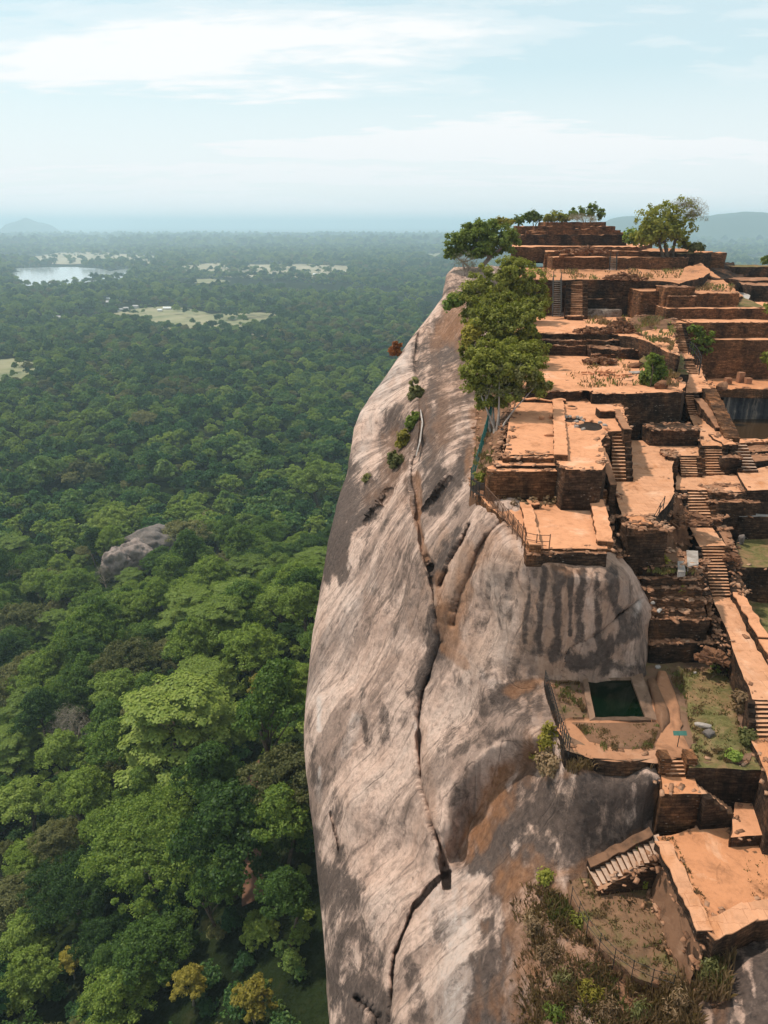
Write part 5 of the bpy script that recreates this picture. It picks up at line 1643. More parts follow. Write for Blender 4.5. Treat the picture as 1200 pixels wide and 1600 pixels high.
# --- stepped dark ruins under the plaza
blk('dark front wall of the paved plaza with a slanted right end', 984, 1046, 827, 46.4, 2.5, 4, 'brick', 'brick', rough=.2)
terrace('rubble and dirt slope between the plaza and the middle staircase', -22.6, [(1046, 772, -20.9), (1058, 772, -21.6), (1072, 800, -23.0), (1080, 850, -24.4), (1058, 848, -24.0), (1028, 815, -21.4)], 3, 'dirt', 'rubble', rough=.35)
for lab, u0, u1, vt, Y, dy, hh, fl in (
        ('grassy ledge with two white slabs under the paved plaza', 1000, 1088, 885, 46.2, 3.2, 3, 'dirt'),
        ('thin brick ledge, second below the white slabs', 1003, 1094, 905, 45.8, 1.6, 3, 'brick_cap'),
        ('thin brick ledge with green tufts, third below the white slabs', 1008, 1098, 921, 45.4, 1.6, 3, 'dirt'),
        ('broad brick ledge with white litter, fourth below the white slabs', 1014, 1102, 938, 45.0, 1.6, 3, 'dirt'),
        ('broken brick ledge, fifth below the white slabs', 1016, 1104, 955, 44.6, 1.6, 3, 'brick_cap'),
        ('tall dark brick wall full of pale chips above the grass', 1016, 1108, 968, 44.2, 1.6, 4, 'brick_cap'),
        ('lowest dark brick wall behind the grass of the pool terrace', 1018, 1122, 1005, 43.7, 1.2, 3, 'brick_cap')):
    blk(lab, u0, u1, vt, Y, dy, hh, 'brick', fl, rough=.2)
terrace('ragged side wall left of the stepped ledges, running down to the gully', -23.5, [(985, 845, -22.4), (1002, 850, -22.6), (1012, 920, -24.8), (1022, 960, -26.3), (1012, 962, -26.6), (998, 905, -24.6)], 3, 'brick', 'brick', rough=.3)
terrace('ragged brick ramp between the stepped ledges and the paved walk', -25.0, [(1086, 876, -24.0), (1100, 872, -24.3), (1112, 935, -26.6), (1140, 1010, -27.6), (1150, 1040, -28.6), (1128, 1040, -28.8), (1108, 960, -26.8), (1098, 930, -26.2)], 3.5, 'brick', 'brick', rough=.35)
blk('black square recess wall beside the lowest long staircase', 1086, 1102, 900, 46.6, 1.0, 3, 'brick', 'brick', rough=.05)
# --- pool terrace
terrace('grassy lower terrace around the rock-cut pool', -29.5, [(884, 1172), (930, 1186), (985, 1190), (1028, 1183), (1075, 1184), (1100, 1192), (1168, 1192), (1182, 1165), (1160, 1060), (1142, 1015), ('Y', 1100, 44.5), ('Y', 1010, 44.5), ('Y', 870, 43), (853, 1062), (866, 1110)], 1.3, 'brick', 'grassy', rough=.16)
# pool
zp = -29.5
outer = [(908, 1054), (1003, 1053), (1030, 1127), (921, 1128)]
inner = [(918, 1060), (986, 1059), (1009, 1119), (930, 1120)]
po = thing('pool_basin', 'square rock-cut pool with dark green water and a stone rim', 'pool', F(965, 1090, zp))
o3, i3 = [F(u, v, zp) for u, v in outer], [F(u, v, zp + .3) for u, v in inner]
vs_, fs = [], []
for k in range(4):
    a, b = o3[k], o3[(k + 1) % 4]
    c_, d_ = i3[k], i3[(k + 1) % 4]
    for j in range(12):
        t_ = j / 12
        oo, nn = a.lerp(b, t_), c_.lerp(d_, t_)
        jz = 0.05 * vnoise(np.array([[k * 5 + j * .6, 0.2, 0.7]]), 2)[0]
        jj_ = Vector((0.05 * vnoise(np.array([[k * 5 + j * .9, 3.2, 0.7]]), 2)[0], 0.05 * vnoise(np.array([[k * 5 + j * .9, 7.2, 0.7]]), 2)[0], 0))
        vs_ += [Vector((oo.x, oo.y, zp - .3)) + jj_, Vector((oo.x, oo.y, zp + .10 + jz)) + jj_, Vector((nn.x, nn.y, zp + .28 + jz)) + jj_ * .5, Vector((nn.x, nn.y, zp - .3)) + jj_ * .5]
n4 = 48
for k in range(n4):
    b_, c_ = k * 4, ((k + 1) % n4) * 4
    for q in ((0, 1), (1, 2), (2, 3)):
        fs.append((b_ + q[0], c_ + q[0], c_ + q[1], b_ + q[1]))
M['rim'] = soil_mat('pool_rim_stone', (0.21, 0.130, 0.088), (0.29, 0.19, 0.135), (0.125, 0.080, 0.056))
obj('rim', vs_, fs, M['rim'], po)
wq = [Vector((p.x, p.y, zp + .09)) for p in [F(u, v, zp + .3) for u, v in [(916, 1058), (988, 1057), (1012, 1121), (928, 1122)]]]
obj('water', wq, [(3, 2, 1, 0)], M['water'], po)
# smooth earth hump beside the pool and trodden orange path
def patch(name, label, cat, poly, Z, mat, h=0.12, parent=None, kind=None, seed=1):
    lp = resample([F(u, v, Z) for u, v in poly], 0.5)
    c = sum(lp, Vector()) / len(lp)
    vs_, fs = [], []
    n = len(lp)
    for r, (k, z) in enumerate(((1.0, -0.10), (0.93, h * .45), (0.75, h * .85), (0.4, h), (0.12, h * .95))):
        for i, p in enumerate(lp):
            j = 1 + 0.10 * vnoise(np.array([[p.x * .8, p.y * .8, seed]]), seed)[0] * (1 if r < 2 else 0)
            q = c + (p - c) * k * j
            vs_.append(Vector((q.x, q.y, Z + z + 0.05 * vnoise(np.array([[q.x, q.y, seed + 3]]), seed)[0])))
    for r in range(4):
        for i in range(n):
            fs.append((r * n + i, r * n + (i + 1) % n, (r + 1) * n + (i + 1) % n, (r + 1) * n + i))
    fs.append(tuple(4 * n + i for i in range(n)))
    o = obj(name, vs_, fs, mat, None, True)
    return tag(o, label, cat, None, kind)


patch('path', None, None, [(880, 1120), (900, 1140), (930, 1165), (985, 1182), (1030, 1178), (1060, 1160), (1070, 1130), (1058, 1095), (1045, 1060), (1030, 1040), (1040, 1040), (1050, 1085), (1064, 1130), (1086, 1180), (1040, 1190), (960, 1187), (900, 1172), (874, 1130)], zp, M['trail'], .07, kind='structure', seed=2)
patch('earth_mound', 'low hump of brown dry grass in front of the pool', 'mound', [(892, 1130), (1030, 1130), (1044, 1140), (1030, 1160), (1000, 1172), (960, 1172), (920, 1160)], zp, M['dirt'], .25, seed=3)
patch('earth_mound', 'dark grey-brown hump along the right side of the pool', 'mound', [(1012, 1062), (1022, 1060), (1044, 1110), (1046, 1130), (1034, 1152), (1024, 1118)], zp, M['dirt'], .35, seed=4)
patch('lawn', None, None, [(1065, 1050), (1120, 1046), (1140, 1060), (1155, 1120), (1160, 1168), (1110, 1172), (1085, 1150), (1072, 1100)], zp, M['turf'], .06, kind='structure', seed=5)
# steps and brick block under the pool terrace
stair('four short steps between two brick posts below the pool terrace', 1040, 1068, 1184, -29.45, 1040, 1070, 1213, -30.3, 4, 'step', (0, 0))
for u, lab in ((1034, 'brick gate post left of the four short steps'), (1074, 'brick gate post right of the four short steps')):
    a = F(u, 1200, -30.1)
    pr2 = MB()
    for k in range(11):
        pr2.box((a.x + random.uniform(-.02, .02), a.y + random.uniform(-.02, .02), -30.2 + k * .105), .62 + random.uniform(-.05, .05), .85 + random.uniform(-.06, .06), .09, random.uniform(-.04, .04))
    pr2.box((a.x, a.y, -31.2), .5, .75, 2.05)
    tag(pr2.build('brick_post', M['brick_warm']), lab, 'gate post', 'brick gate posts')
terrace('brick landing block with a white rim below the four short steps', -30.3, [(1036, 1240), (1095, 1240), (1086, 1216), ('Y', 1100, 34.2), ('Y', 1030, 34.2)], 3.2, 'brick_warm', 'soil', rough=.07)
A = [F(1077, 1218, -30.3), F(1096, 1240, -30.3), F(1134, 1252, -32.4), F(1147, 1278, -32.4)]
stair('descending brick stair along the side of the landing block', 0, 0, 0, 0, 0, 0, 0, 0, 10, 'step', (0, 1), [A[0], A[1], A[2], A[3]])
terrace('dark retaining wall right of the four short steps', -29.5, [(1076, 1199), (1200, 1203), (1330, 1215), ('Y', 1330, 37), ('Y', 1080, 35)], 4, 'brick', 'turf', rough=.12)
terrace('sandy lower court with a thick front wall, bottom right', -32.6, [(1026, 1306), (1060, 1302), (1150, 1270), (1290, 1275), (1290, 1420), (1200, 1424), (1150, 1445), (1112, 1460), (1104, 1464), (1068, 1384)], 3.5, 'brick', 'soil', rough=.07)
terrace('orange side platform right of the descending brick stair', -31.9, [(1142, 1308), (1205, 1304), (1290, 1306), (1290, 1240), (1150, 1252), (1144, 1275)], 2, 'brick', 'sand', rough=.1)
zc = -32.6
beam('thick brick coping along the left edge of the sandy lower court', F(1036, 1316, zc + .25), F(1103, 1456, zc + .25), 0.75, .6, 'brick', 'paving')
beam('curved brick coping along the front of the sandy lower court', F(1104, 1456, zc + .2), F(1172, 1424, zc + .2), 0.95, 1.6, 'brick', 'paving')
beam('right end of the brick coping in front of the sandy lower court', F(1172, 1424, zc + .2), F(1260, 1404, zc + .2), 0.95, 1.6, 'brick', 'paving')
# stair going down left from the court
st = [F(1030, 1300, -32.5), F(1042, 1332, -32.5), F(917, 1357, -35.2), F(934, 1388, -35.2)]
stair('wide worn stone stair descending to the bottom grass court', 0, 0, 0, 0, 0, 0, 0, 0, 13, 'step_grey', (0, 0), [st[0], st[1], st[2], st[3]])
beam('low earth-topped wall above the wide worn stair', F(1018, 1300, -32.5), F(920, 1350, -34.75), 0.55, 1.4, 'brick', 'dirt')
terrace('brick cheek under the wide worn stair', -33.5, [(936, 1390, -35.0), (1040, 1338, -32.9), (1038, 1330, -32.9), (934, 1382, -35.0)], 1.6, 'brick', 'brick_cap', rough=.12)
terrace('dark grass court at the bottom, below the wide worn stair', -35.4, [(888, 1395), (900, 1420), (935, 1480), (985, 1525), (1040, 1545), (1072, 1535), (1062, 1480), (1048, 1420), (1040, 1345), (930, 1372), (895, 1372)], 1.0, 'dirt', 'court', rough=.15)
terrace('steep bare earth slope under the left edge of the sandy lower court', -34.5, [(1036, 1330, -32.9), (1104, 1466, -33.0), (1078, 1540, -35.3), (1048, 1490, -35.4), (1020, 1400, -35.3), (1010, 1368, -35.2)], 1.5, 'dirt', 'dirt', rough=.2)


# ------------------------------------------------------------------ loose stones, slabs, brick heaps
def stone_mesh(c, sx, sy, sz, seed, ang=0.0, flat=False):
    bm = bmesh.new()
    bmesh.ops.create_icosphere(bm, subdivisions=2, radius=1.0)
    co = np.array([q.co[:] for q in bm.verts])
    fs = [tuple(q.index for q in f.verts) for f in bm.faces]
    bm.free()
    co = np.sign(co) * np.abs(co) ** 0.75
    co = co * (1 + 0.30 * vnoise(co * 1.4 + seed, seed))[:, None] * np.array([sx, sy, sz])
    ca, sa = math.cos(ang), math.sin(ang)
    co = np.stack([co[:, 0] * ca - co[:, 1] * sa, co[:, 0] * sa + co[:, 1] * ca, co[:, 2]], -1)
    return co + np.array(c), fs


def stone(label, u, v, Z, sx, sy, sz, mat='white_stone', ang=0.3, name='stone', group=None):
    c = F(u, v, Z)
    co, fs = stone_mesh((c.x, c.y, Z + sz * .5), sx, sy, sz, int(u + v) % 97, ang)
    return tag(obj(name, co, fs, M[mat]), label, 'stone', group)


stone('long pale stone lying on the grass beyond the green sign', 1098, 1136, zp, .5, .22, .18, 'slab', -.5)
stone('grey rounded stone lying on the grass next to the long pale one', 1108, 1148, zp, .42, .30, .24, 'grey_stone', .4)
stone('small white stone at the foot of the dark chipped wall', 1028, 1043, zp, .22, .12, .12)
stone('tiny white stone in the grass under the dark chipped wall', 1086, 1052, zp, .14, .09, .09)
for quad, zz_, lab in (([(1074, 888), (1091, 884), (1090, 864), (1072, 862)], -23.0, 'larger white slab lying against the ragged ramp'), ([(1059, 897), (1071, 896), (1068, 879), (1058, 880)], -23.05, 'smaller white slab lying at the edge of the grassy ledge')):
    mb = MB()
    q = [F(a, b_, zz_) for a, b_ in quad]
    mb.hexa([p - Vector((0, 0, .25)) for p in q], [p + Vector((0, 0, .10 + .1 * random.random())) for p in q])
    tag(mb.build('slab', M['slab']), lab, 'slab')
stone('white stone chip lying on the fourth brick ledge', 1030, 955, -25.3, .28, .12, .12, ang=.8)
stone('small white chip beside the ragged side wall', 1020, 943, -25.0, .16, .12, .12)
stone('grey upright stone at the corner of the small grass terrace', 1157, 848, -25.5, .3, .26, .5, 'grey_stone')
stone('white flat stone in front of the leafy green bush', 993, 583, -15.7, .9, .4, .15, 'slab')
stone('flat brick coloured block just behind the white flat stone', 992, 573, -15.7, .9, .5, .3, 'rubble')
stone('brick block beside the foot of the leafy green bush', 1034, 606, -15.7, .7, .6, .5, 'rubble')
stone('pale boulder on the edge of the tank ledge', 1128, 607, -19.7, .7, .6, .6, 'brick_cap')
for k, (u, v, lab) in enumerate([(1137, 594, 'pale squared block on the tank ledge, left of three'), (1156, 592, 'tallest pale squared block on the tank ledge, middle of three'), (1168, 594, 'pale squared block on the tank ledge, right of three')]):
    c = F(u, v + 4, -19.85)
    mb = MB()
    mb.box((c.x, c.y, -19.95), .8, .7, .75 + .6 * (k == 1), .1)
    tag(mb.build('stone_block', M['brick_cap']), lab, 'stone block', 'squared blocks on the tank ledge')


def heap(label, u, v, Z, r, h, n, seed, mat='rubble', name='brick_pile'):
    g = np.random.default_rng(seed)
    c = F(u, v, Z)
    mb = MB()
    for k in range(n):
        a, d = g.random() * 6.28, r * g.random() ** .7
        z = h * max(0, 1 - (d / r)) * g.random() ** .5
        rz = g.random() * 6.28
        ca, sa = math.cos(rz), math.sin(rz)
        sx, sy, sz = .28 + .18 * g.random(), .17, .10
        tx, ty = g.normal() * .4, g.normal() * .4
        q = []
        for dz in (-1, 1):
            for dx, dy in ((-1, -1), (1, -1), (1, 1), (-1, 1)):
                x, y, z2 = dx * sx, dy * sy, dz * sz
                z3 = z2 + x * tx * .6 + y * ty * .6
                q.append((c.x + math.cos(a) * d + x * ca - y * sa, c.y + math.sin(a) * d * .7 + x * sa + y * ca, Z + .06 + z + z3))
        mb.hexa(q[:4], q[4:])
    return tag(mb.build(name, M[mat]), label, 'brick pile')


heap('heap of broken red bricks at the foot of the dark stepped wall', 981, 485, -13.2, 2.9, 1.6, 190, 1)
heap('large heap of orange bricks on the front edge of the middle terrace', 968, 517, -13.2, 2.3, 1.7, 190, 2)
heap('scattered little brick heap on the middle terrace, left of the large heap', 924, 518, -13.2, 2.2, .6, 60, 3)
heap('low dark ring of bricks on the broad orange court', 938, 566, -15.6, 2.0, .5, 90, 4)
heap('thin scatter of pale bricks on the broad orange court', 948, 583, -15.6, 2.6, .12, 16, 5, 'sand')
heap('rubble of bricks on the edge of the wide bare terrace', 975, 436, -8.0, 3.5, 1.0, 90, 7)
heap('dry brown rubble mound on the earth shelf under the topmost platform', 918, 394, -5.0, 6, 1.2, 120, 8)
heap('pale rubble tumbled below the right of the long landing', 1138, 787, -23.0, 2.0, .7, 120, 9, 'rubble')
heap('orange brick with a white stone on the rubble-topped mass', 1144, 874, -24.6, .5, .35, 16, 10)
heap('small orange brick ruin at the corner of the stair and grass', 1112, 1030, -28.3, .9, .8, 50, 11)
heap('loose bricks on the slope beside the middle staircase', 1062, 812, -22.6, 2.2, .5, 120, 12)
# fallen bricks and chips lying along the broken edges of every platform: nobody could count them
M['litter'] = mottled('fallen_brick', [(0.13, 0.062, 0.034), (0.36, 0.18, 0.10), (0.52, 0.32, 0.21)], 0.9, 7, 0.6)
g = np.random.default_rng(404)
lv, lf = [], []


def brick_at(p, yaw, sx, sy, sz, tilt):
    ca, sa = math.cos(yaw), math.sin(yaw)
    base = len(lv) * 8
    q = []
    for dz in (0, 1):
        for dx, dy in ((-1, -1), (1, -1), (1, 1), (-1, 1)):
            x, y = dx * sx * (1 + .2 * g.normal()) , dy * sy * (1 + .2 * g.normal())
            q.append((p[0] + x * ca - y * sa, p[1] + x * sa + y * ca, p[2] - .03 + dz * sz + tilt * x))
    lv.append(q)
    lf.append(np.array([(3, 2, 1, 0), (4, 5, 6, 7), (0, 1, 5, 4), (1, 2, 6, 5), (2, 3, 7, 6), (3, 0, 4, 7)]) + base)


for te, on, fl in FLOORS:
    if te[:, 1].mean() > 112:
        continue
    k = 0.8 if fl in ('sand', 'soil', 'rough') else (1.2 if fl in ('brick', 'brick_cap', 'dirt', 'rubble') else 0.25)
    for p, o in zip(te, on):
        while g.random() < k * .66:
            d = abs(g.normal()) * .28
            q = p - o * d + np.array([g.normal() * .2, g.normal() * .2, 0])
            s = .05 + .085 * g.random() ** 1.5
            brick_at(q, math.atan2(o[1], o[0]) + math.pi / 2 + g.normal() * .5, s * 1.7, s, s * .8, g.normal() * .2)
tag(obj('rubble', np.array(lv).reshape(-1, 3), np.concatenate(lf), M['litter']), kind='stuff')

# dug pits on the stair court: uncut, the hole's shade is the disc colour
m_pit = mottled('shaded_pit_earth', [(0.018, 0.012, 0.009), (0.045, 0.028, 0.018)], 2, 8, 0.8)
for u, v, rx, ry, lab, sd in ((893, 659, 1.15, 1.0, 'dug pit with pale stones round its far edge beside the bench wall', 1), (921, 668, 1.35, 1.7, 'larger dug pit ringed with stones near the steep staircase', 2), (893, 637, .45, .45, 'small square dug hole behind the two pits', 3)):
    c = F(u, v, zU)
    root = thing('dug_pit', lab, 'pit', (c.x, c.y, zU))
    vs_, fs = [], []
    n = 28
    for r, (k, z) in enumerate(((1.25, -.05), (1.02, .16), (.86, .12), (.8, .03), (0.3, .02))):
        for i in range(n):
            a = 6.2832 * i / n
            j = 1 + .18 * vnoise(np.array([[math.cos(a) * 1.6, math.sin(a) * 1.6, sd * 3.1]]), sd)[0]
            vs_.append((c.x + rx * k * j * math.cos(a), c.y + ry * k * j * math.sin(a), zU + .02 + z))
    fr = [(r * n + i, r * n + (i + 1) % n, (r + 1) * n + (i + 1) % n, (r + 1) * n + i) for r in range(2) for i in range(n)]
    obj('edge', vs_, fr, M['sand'], root, True)
    fp_ = [(r * n + i, r * n + (i + 1) % n, (r + 1) * n + (i + 1) % n, (r + 1) * n + i) for r in (2, 3) for i in range(n)] + [tuple(4 * n + i for i in range(n))]
    obj('pit_floor', vs_, fp_, m_pit, root)
    if sd < 3:
        for k in range(9):
            a = (0.2 + 2.6 * k / 8) if sd == 1 else (-0.6 + 4.6 * k / 8)
            co, ff = stone_mesh((c.x + rx * 1.0 * math.cos(a), c.y + ry * 1.0 * math.sin(a), zU + .2), .22, .17, .16, k + sd * 10, a)
            obj('stone', co, ff, M['slab'] if k % 3 else M['sand'], root)
stone('little stone on the floor of the long sandy court, beside the bench wall', 862, 651, zU, .3, .25, .22, 'sand')
stone('little stone in the middle of the long sandy court', 846, 653, zU, .28, .22, .2, 'sand')
stone('flat stone near the front of the long sandy court', 858, 680, zU, .5, .25, .12, 'sand')


# ------------------------------------------------------------------ ladders, fences, sign
def ladder(label, u0, u1, vt, vb, Yt, Yb, n):
    a0, a1, b0_, b1 = P(u0, Yt, ZV(vt, Yt)), P(u1, Yt, ZV(vt, Yt)), P(u0 - 1, Yb, ZV(vb, Yb)), P(u1, Yb, ZV(vb, Yb))
    root = thing('steel_stair', label, 'metal stair', ((b0_.x + b1.x) / 2, b0_.y, b0_.z))
    for a, b in ((a0, b0_), (a1, b1)):
        mb = MB()
        mb.tube([a + Vector((0, 0, .3)), b + Vector((0, 0, .1))], .10, 6)
        mb.build('rail', M['metal_dark'], root)
        mb = MB()
        mb.tube([a + Vector((0, -.1, 1.2)), b + Vector((0, -.1, 1.0))], .05, 6)
        for k in range(6):
            p = a.lerp(b, k / 5)
            mb.tube([p, p + Vector((0, -.1, 1.1))], .04, 5)
        mb.build('handrail', M['metal_dark'], root)
    for k in range(n):
        p, q = a0.lerp(b0_, (k + .5) / n), a1.lerp(b1, (k + .5) / n)
        mb = MB()
        mb.hexa([p + Vector((0, -.2, 0)), q + Vector((0, -.2, 0)), q + Vector((0, .2, 0)), p + Vector((0, .2, 0))],
                [p + Vector((0, -.2, .07)), q + Vector((0, -.2, .07)), q + Vector((0, .2, .07)), p + Vector((0, .2, .07))])
        mb.build('tread', M['bark'], root)


ladder('dark steel stair with railings left of the straight far staircase', 864, 876, 438, 495, 116.0, 111.5, 17)
ladder('small dark steel ladder against the long low brick wall', 953, 963, 403, 424, 145.4, 143.2, 8)


def fence(label, pts, h, sp, mat, style, name='fence', r=.035, group=None):
    P3 = [Vector(p) for p in pts]
    c = sum(P3, Vector()) / len(P3)
    root = thing(name, label, 'fence', (c.x, c.y, min(p.z for p in P3)), group)
    cum = [0]
    for a, b in zip(P3, P3[1:]):
        cum.append(cum[-1] + (b - a).length)

    def at(s):
        for i in range(len(P3) - 1):
            if s <= cum[i + 1] or i == len(P3) - 2:
                return P3[i].lerp(P3[i + 1], (s - cum[i]) / max(1e-6, cum[i + 1] - cum[i]))
    n = min(90, max(2, int(cum[-1] / sp)))
    up = Vector((0, 0, h))
    posts = [at(cum[-1] * i / n) for i in range(n + 1)]
    for p in posts:
        mb = MB()
        mb.tube([p - Vector((0, 0, .4)), p + up * 1.05], r, 6)
        mb.build('post', M[mat], root)
    mb = MB()
    for a, b in zip(posts, posts[1:]):
        for k in ((.15, .95) if style != 'rail' else (.5, .97)):
            mb.tube([a + up * k, b + up * k], r * .7, 5)
    mb.build('rail', M[mat], root)
    if style == 'lattice':
        mb = MB()
        m_ = 4
        for a, b in zip(posts, posts[1:]):
            for k in range(m_):
                p, q = a.lerp(b, k / m_), a.lerp(b, (k + 1) / m_)
                mb.tube([p + up * .15, q + up * .95], r * .45, 4)
                mb.tube([q + up * .15, p + up * .95], r * .45, 4)
        mb.build('lattice', M[mat], root)
    if style == 'mesh':
        mb = MB()
        for a, b in zip(posts, posts[1:]):
            for k in range(1, 9):
                p = a.lerp(b, k / 9)
                mb.tube([p + up * .1, p + up * .98], r * .3, 4)
            for k in range(1, 7):
                mb.tube([a + up * (.1 + .13 * k), b + up * (.1 + .13 * k)], r * .3, 4)
        mb.build('wire_mesh', M[mat], root)
    return root


def rim_pt(u, v, Z=None):
    return F(u, v, Z) if Z is not None else rock_at(u, v, 0.05)


fence('green wire mesh fence on the cliff edge below the white-trunked tree', [rim_pt(768, 648, -17.3), rim_pt(757, 690, -18.4), rim_pt(745, 735, -19.3), rim_pt(735, 764, -19.9)], 1.7, 1.9, 'metal_green', 'mesh')
fence('rusty diamond lattice fence along the left of the small square court', [F(756, 778, -19.75), F(775, 800, -19.8), F(797, 824, -19.8), F(816, 848, -19.8)], 1.15, 1.0, 'rust', 'lattice')
fence('dark short fence at the corner between bank and small court', [F(735, 768, -19.9), F(748, 776, -19.8), F(756, 778, -19.75)], 1.2, .5, 'metal_dark', 'mesh')
fence('thin handrail across the front corner of the small square court', [F(820, 852, -19.7), F(830, 856, -19.7), F(858, 856.5, -19.7)], .95, .75, 'rust', 'rail', 'handrail')
fence('dark picket fence down the cliff side of the pool terrace', [F(851, 1066, zp), F(862, 1100, zp), F(872, 1135, zp), F(889, 1174, zp)], .95, .36, 'metal_dark', 'rail', r=.03)
fence('curved thin wire fence around the bottom grass court', [F(892, 1408, -35.3), F(915, 1455, -35.3), F(950, 1500, -35.4), (F(1000, 1533, -35.4)), F(1050, 1548, -35.4)], 1.1, .9, 'metal_dark', 'rail', r=.022)
fence('dark railing along the bend of the upper staircase', [F(1076, 552, -16.0), F(1086, 560, -16.2), F(1093, 575, -17.0), F(1092, 586, -17.6)], 1.5, .8, 'metal_dark', 'rail', 'handrail', r=.06)
fence('thin rusty handrail at the corner of the paved plaza', [F(1036, 795, -20.2), F(1026, 812, -20.2), F(1020, 824, -21.0)], 1.0, 1.2, 'metal_dark', 'rail', 'handrail')
# sign
b = F(1058, 1168, zp)
sg = thing('sign', 'small green sign board on a thin post beside the trodden path', 'sign', (b.x, b.y, zp))
mb = MB()
mb.tube([(b.x, b.y, zp - .3), (b.x, b.y, zp + 1.05)], .025, 6)
mb.build('post', M['metal_dark'], sg)
mb = MB()
mb.hexa([(b.x - .40, b.y - .10, zp + .98), (b.x + .40, b.y - .10, zp + .98), (b.x + .40, b.y + .10, zp + 1.16), (b.x - .40, b.y + .10, zp + 1.16)],
        [(b.x - .40, b.y - .13, zp + 1.01), (b.x + .40, b.y - .13, zp + 1.01), (b.x + .40, b.y + .07, zp + 1.19), (b.x - .40, b.y + .07, zp + 1.19)])
mb.build('board', M['sign_green'], sg)

# stone kerbs that line the long cleft
def kerb(label, pts, w_=.30, h=.28, mat='white_stone'):
    cc = [rock_at(u, v) for u, v in pts]
    vs_, fs = [], []
    rs = []
    for a, b in zip(cc, cc[1:]):
        k = max(1, int((b - a).length / .7))
        rs += [a.lerp(b, i / k) for i in range(k)]
    rs.append(cc[-1])
    for i, p in enumerate(rs):
        d = (rs[min(i + 1, len(rs) - 1)] - rs[max(i - 1, 0)]).normalized()
        nrm = (-p).normalized()
        s = d.cross(nrm).normalized()
        ww = w_ * (0.7 + .5 * random.random())
        hh = h * (.6 + .6 * random.random())
        for e, g in ((-.5, -1.2), (-.45, hh), (.45, hh), (.5, -1.2)):
            vs_.append(p + s * e * ww + nrm * g)
        if i:
            b_ = (i - 1) * 4
            for q in range(3):
                fs.append((b_ + q, b_ + q + 1, b_ + 5 + q, b_ + 4 + q))
    fs += [(0, 1, 2, 3), (len(vs_) - 4, len(vs_) - 3, len(vs_) - 2, len(vs_) - 1)]
    return tag(obj('stone_kerb', vs_, fs, M[mat]), label, 'stone kerb', None)


kerb('whitish stone kerb line beside the dark shrubs on the cliff', [(657, 640), (660, 660), (656, 690), (650, 712)], .16, .05)

# ------------------------------------------------------------------ trees and shrubs on the rock
def rock_tree(label, Y, lobes, base, leaves, trunk=None, name='tree', cat='tree', extra=None, kind_name='crown', group=None):
    """lobes: (u, v, ru_px, rv_px[, dY]); base: world point; leaves: (n, size, mat, seed, kwargs)"""
    base = Vector(base)
    root = thing(name, label, cat, base, group)

    def conv(ls):
        out = []
        for q in ls:
            yy = Y + (q[4] if len(q) > 4 else 0)
            z = ZV(q[1], yy)
            c = P(q[0], yy, z)
            k = (yy * CP - z * SP) / FPX
            out.append((c.x, c.y, c.z, q[2] * k, (q[2] * .9 + q[3] * .3) * k * .8, q[3] * k))
        return out
    W_ = conv(lobes)
    n, size, mat, seed, kw = leaves
    kw = dict(dict(under=1.1, shell=0.35), **kw)
    v, f = leaf_cloud(W_, n, size, seed, **kw)
    obj('crown', v, f, L[mat], root)
    if extra:
        for ex in extra:
            W2 = conv(ex[0])
            v, f = leaf_cloud(W2, ex[1], ex[2], ex[4], **ex[5])
            obj(ex[6] if len(ex) > 6 else 'crown', v, f, L[ex[3]], root)
    if trunk:
        r0, bark, stems = trunk
        g = np.random.default_rng(seed)
        for s in range(stems):
            mb = MB()
            b0_ = base + Vector((g.normal() * .5 * (stems > 1), g.normal() * .5 * (stems > 1), -.3))
            tg = Vector(W_[int(g.integers(0, len(W_)))][:3])
            md_ = b0_.lerp(tg, .5) + Vector((g.normal() * .3, g.normal() * .3, .3))
            mb.tube([b0_, b0_.lerp(md_, .6) + Vector((g.normal() * .15, 0, 0)), md_, tg], [r0, r0 * .8, r0 * .55, r0 * .2], 6)
            for lb in W_:
                if g.random() < 1.6 / stems:
                    q = Vector(lb[:3])
                    mb.tube([md_, md_.lerp(q, .5) + Vector((0, 0, -.1)), q], [r0 * .4, r0 * .25, r0 * .08], 5)
            mb.build('trunk', M[bark], root)
    return root


KW = dict(clump=130, clump_r=.8, flat=.75, up=.45)
rock_tree('broad dark green tree on the far left rim of the summit', 138, [(742, 372, 36, 22), (778, 372, 32, 21), (716, 380, 22, 18), (757, 357, 30, 13), (796, 378, 18, 15), (706, 396, 12, 8), (745, 392, 40, 10)],
          P(742, 138, -8.4), (17000, .24, 'summit_dark', 11, dict(clump=300, clump_r=.8, flat=.6, up=.6)), (.3, 'bark', 4))
rock_tree('bare pale branches below the broad dark rim tree', 134, [(722, 408, 22, 16), (738, 415, 14, 12)], P(730, 134, -9.5), (500, .5, 'twig', 12, dict(aspect=.05, rnd=1.3, shell=.1)), (.16, 'bark_white', 5), 'bare_bush', 'bush')
rock_tree('tall feathery bush with a yellow top behind the broad dark rim tree', 150, [(794, 349, 9, 7), (780, 347, 7, 6)], P(790, 150, -5), (900, .28, 'yellow', 13, dict(clump=30, clump_r=.5)), None, 'bush', 'bush')
rock_tree('large rounded olive green tree above the others on the left rim', 108, [(772, 442, 48, 32), (815, 434, 36, 26), (742, 462, 34, 26), (822, 462, 32, 30), (790, 478, 46, 26), (845, 468, 14, 26), (800, 418, 32, 14), (760, 488, 36, 22)],
          P(790, 107, -13.3), (26000, .19, 'summit', 14, dict(clump=420, clump_r=.7, flat=.75, up=.5)), (.3, 'bark', 3))
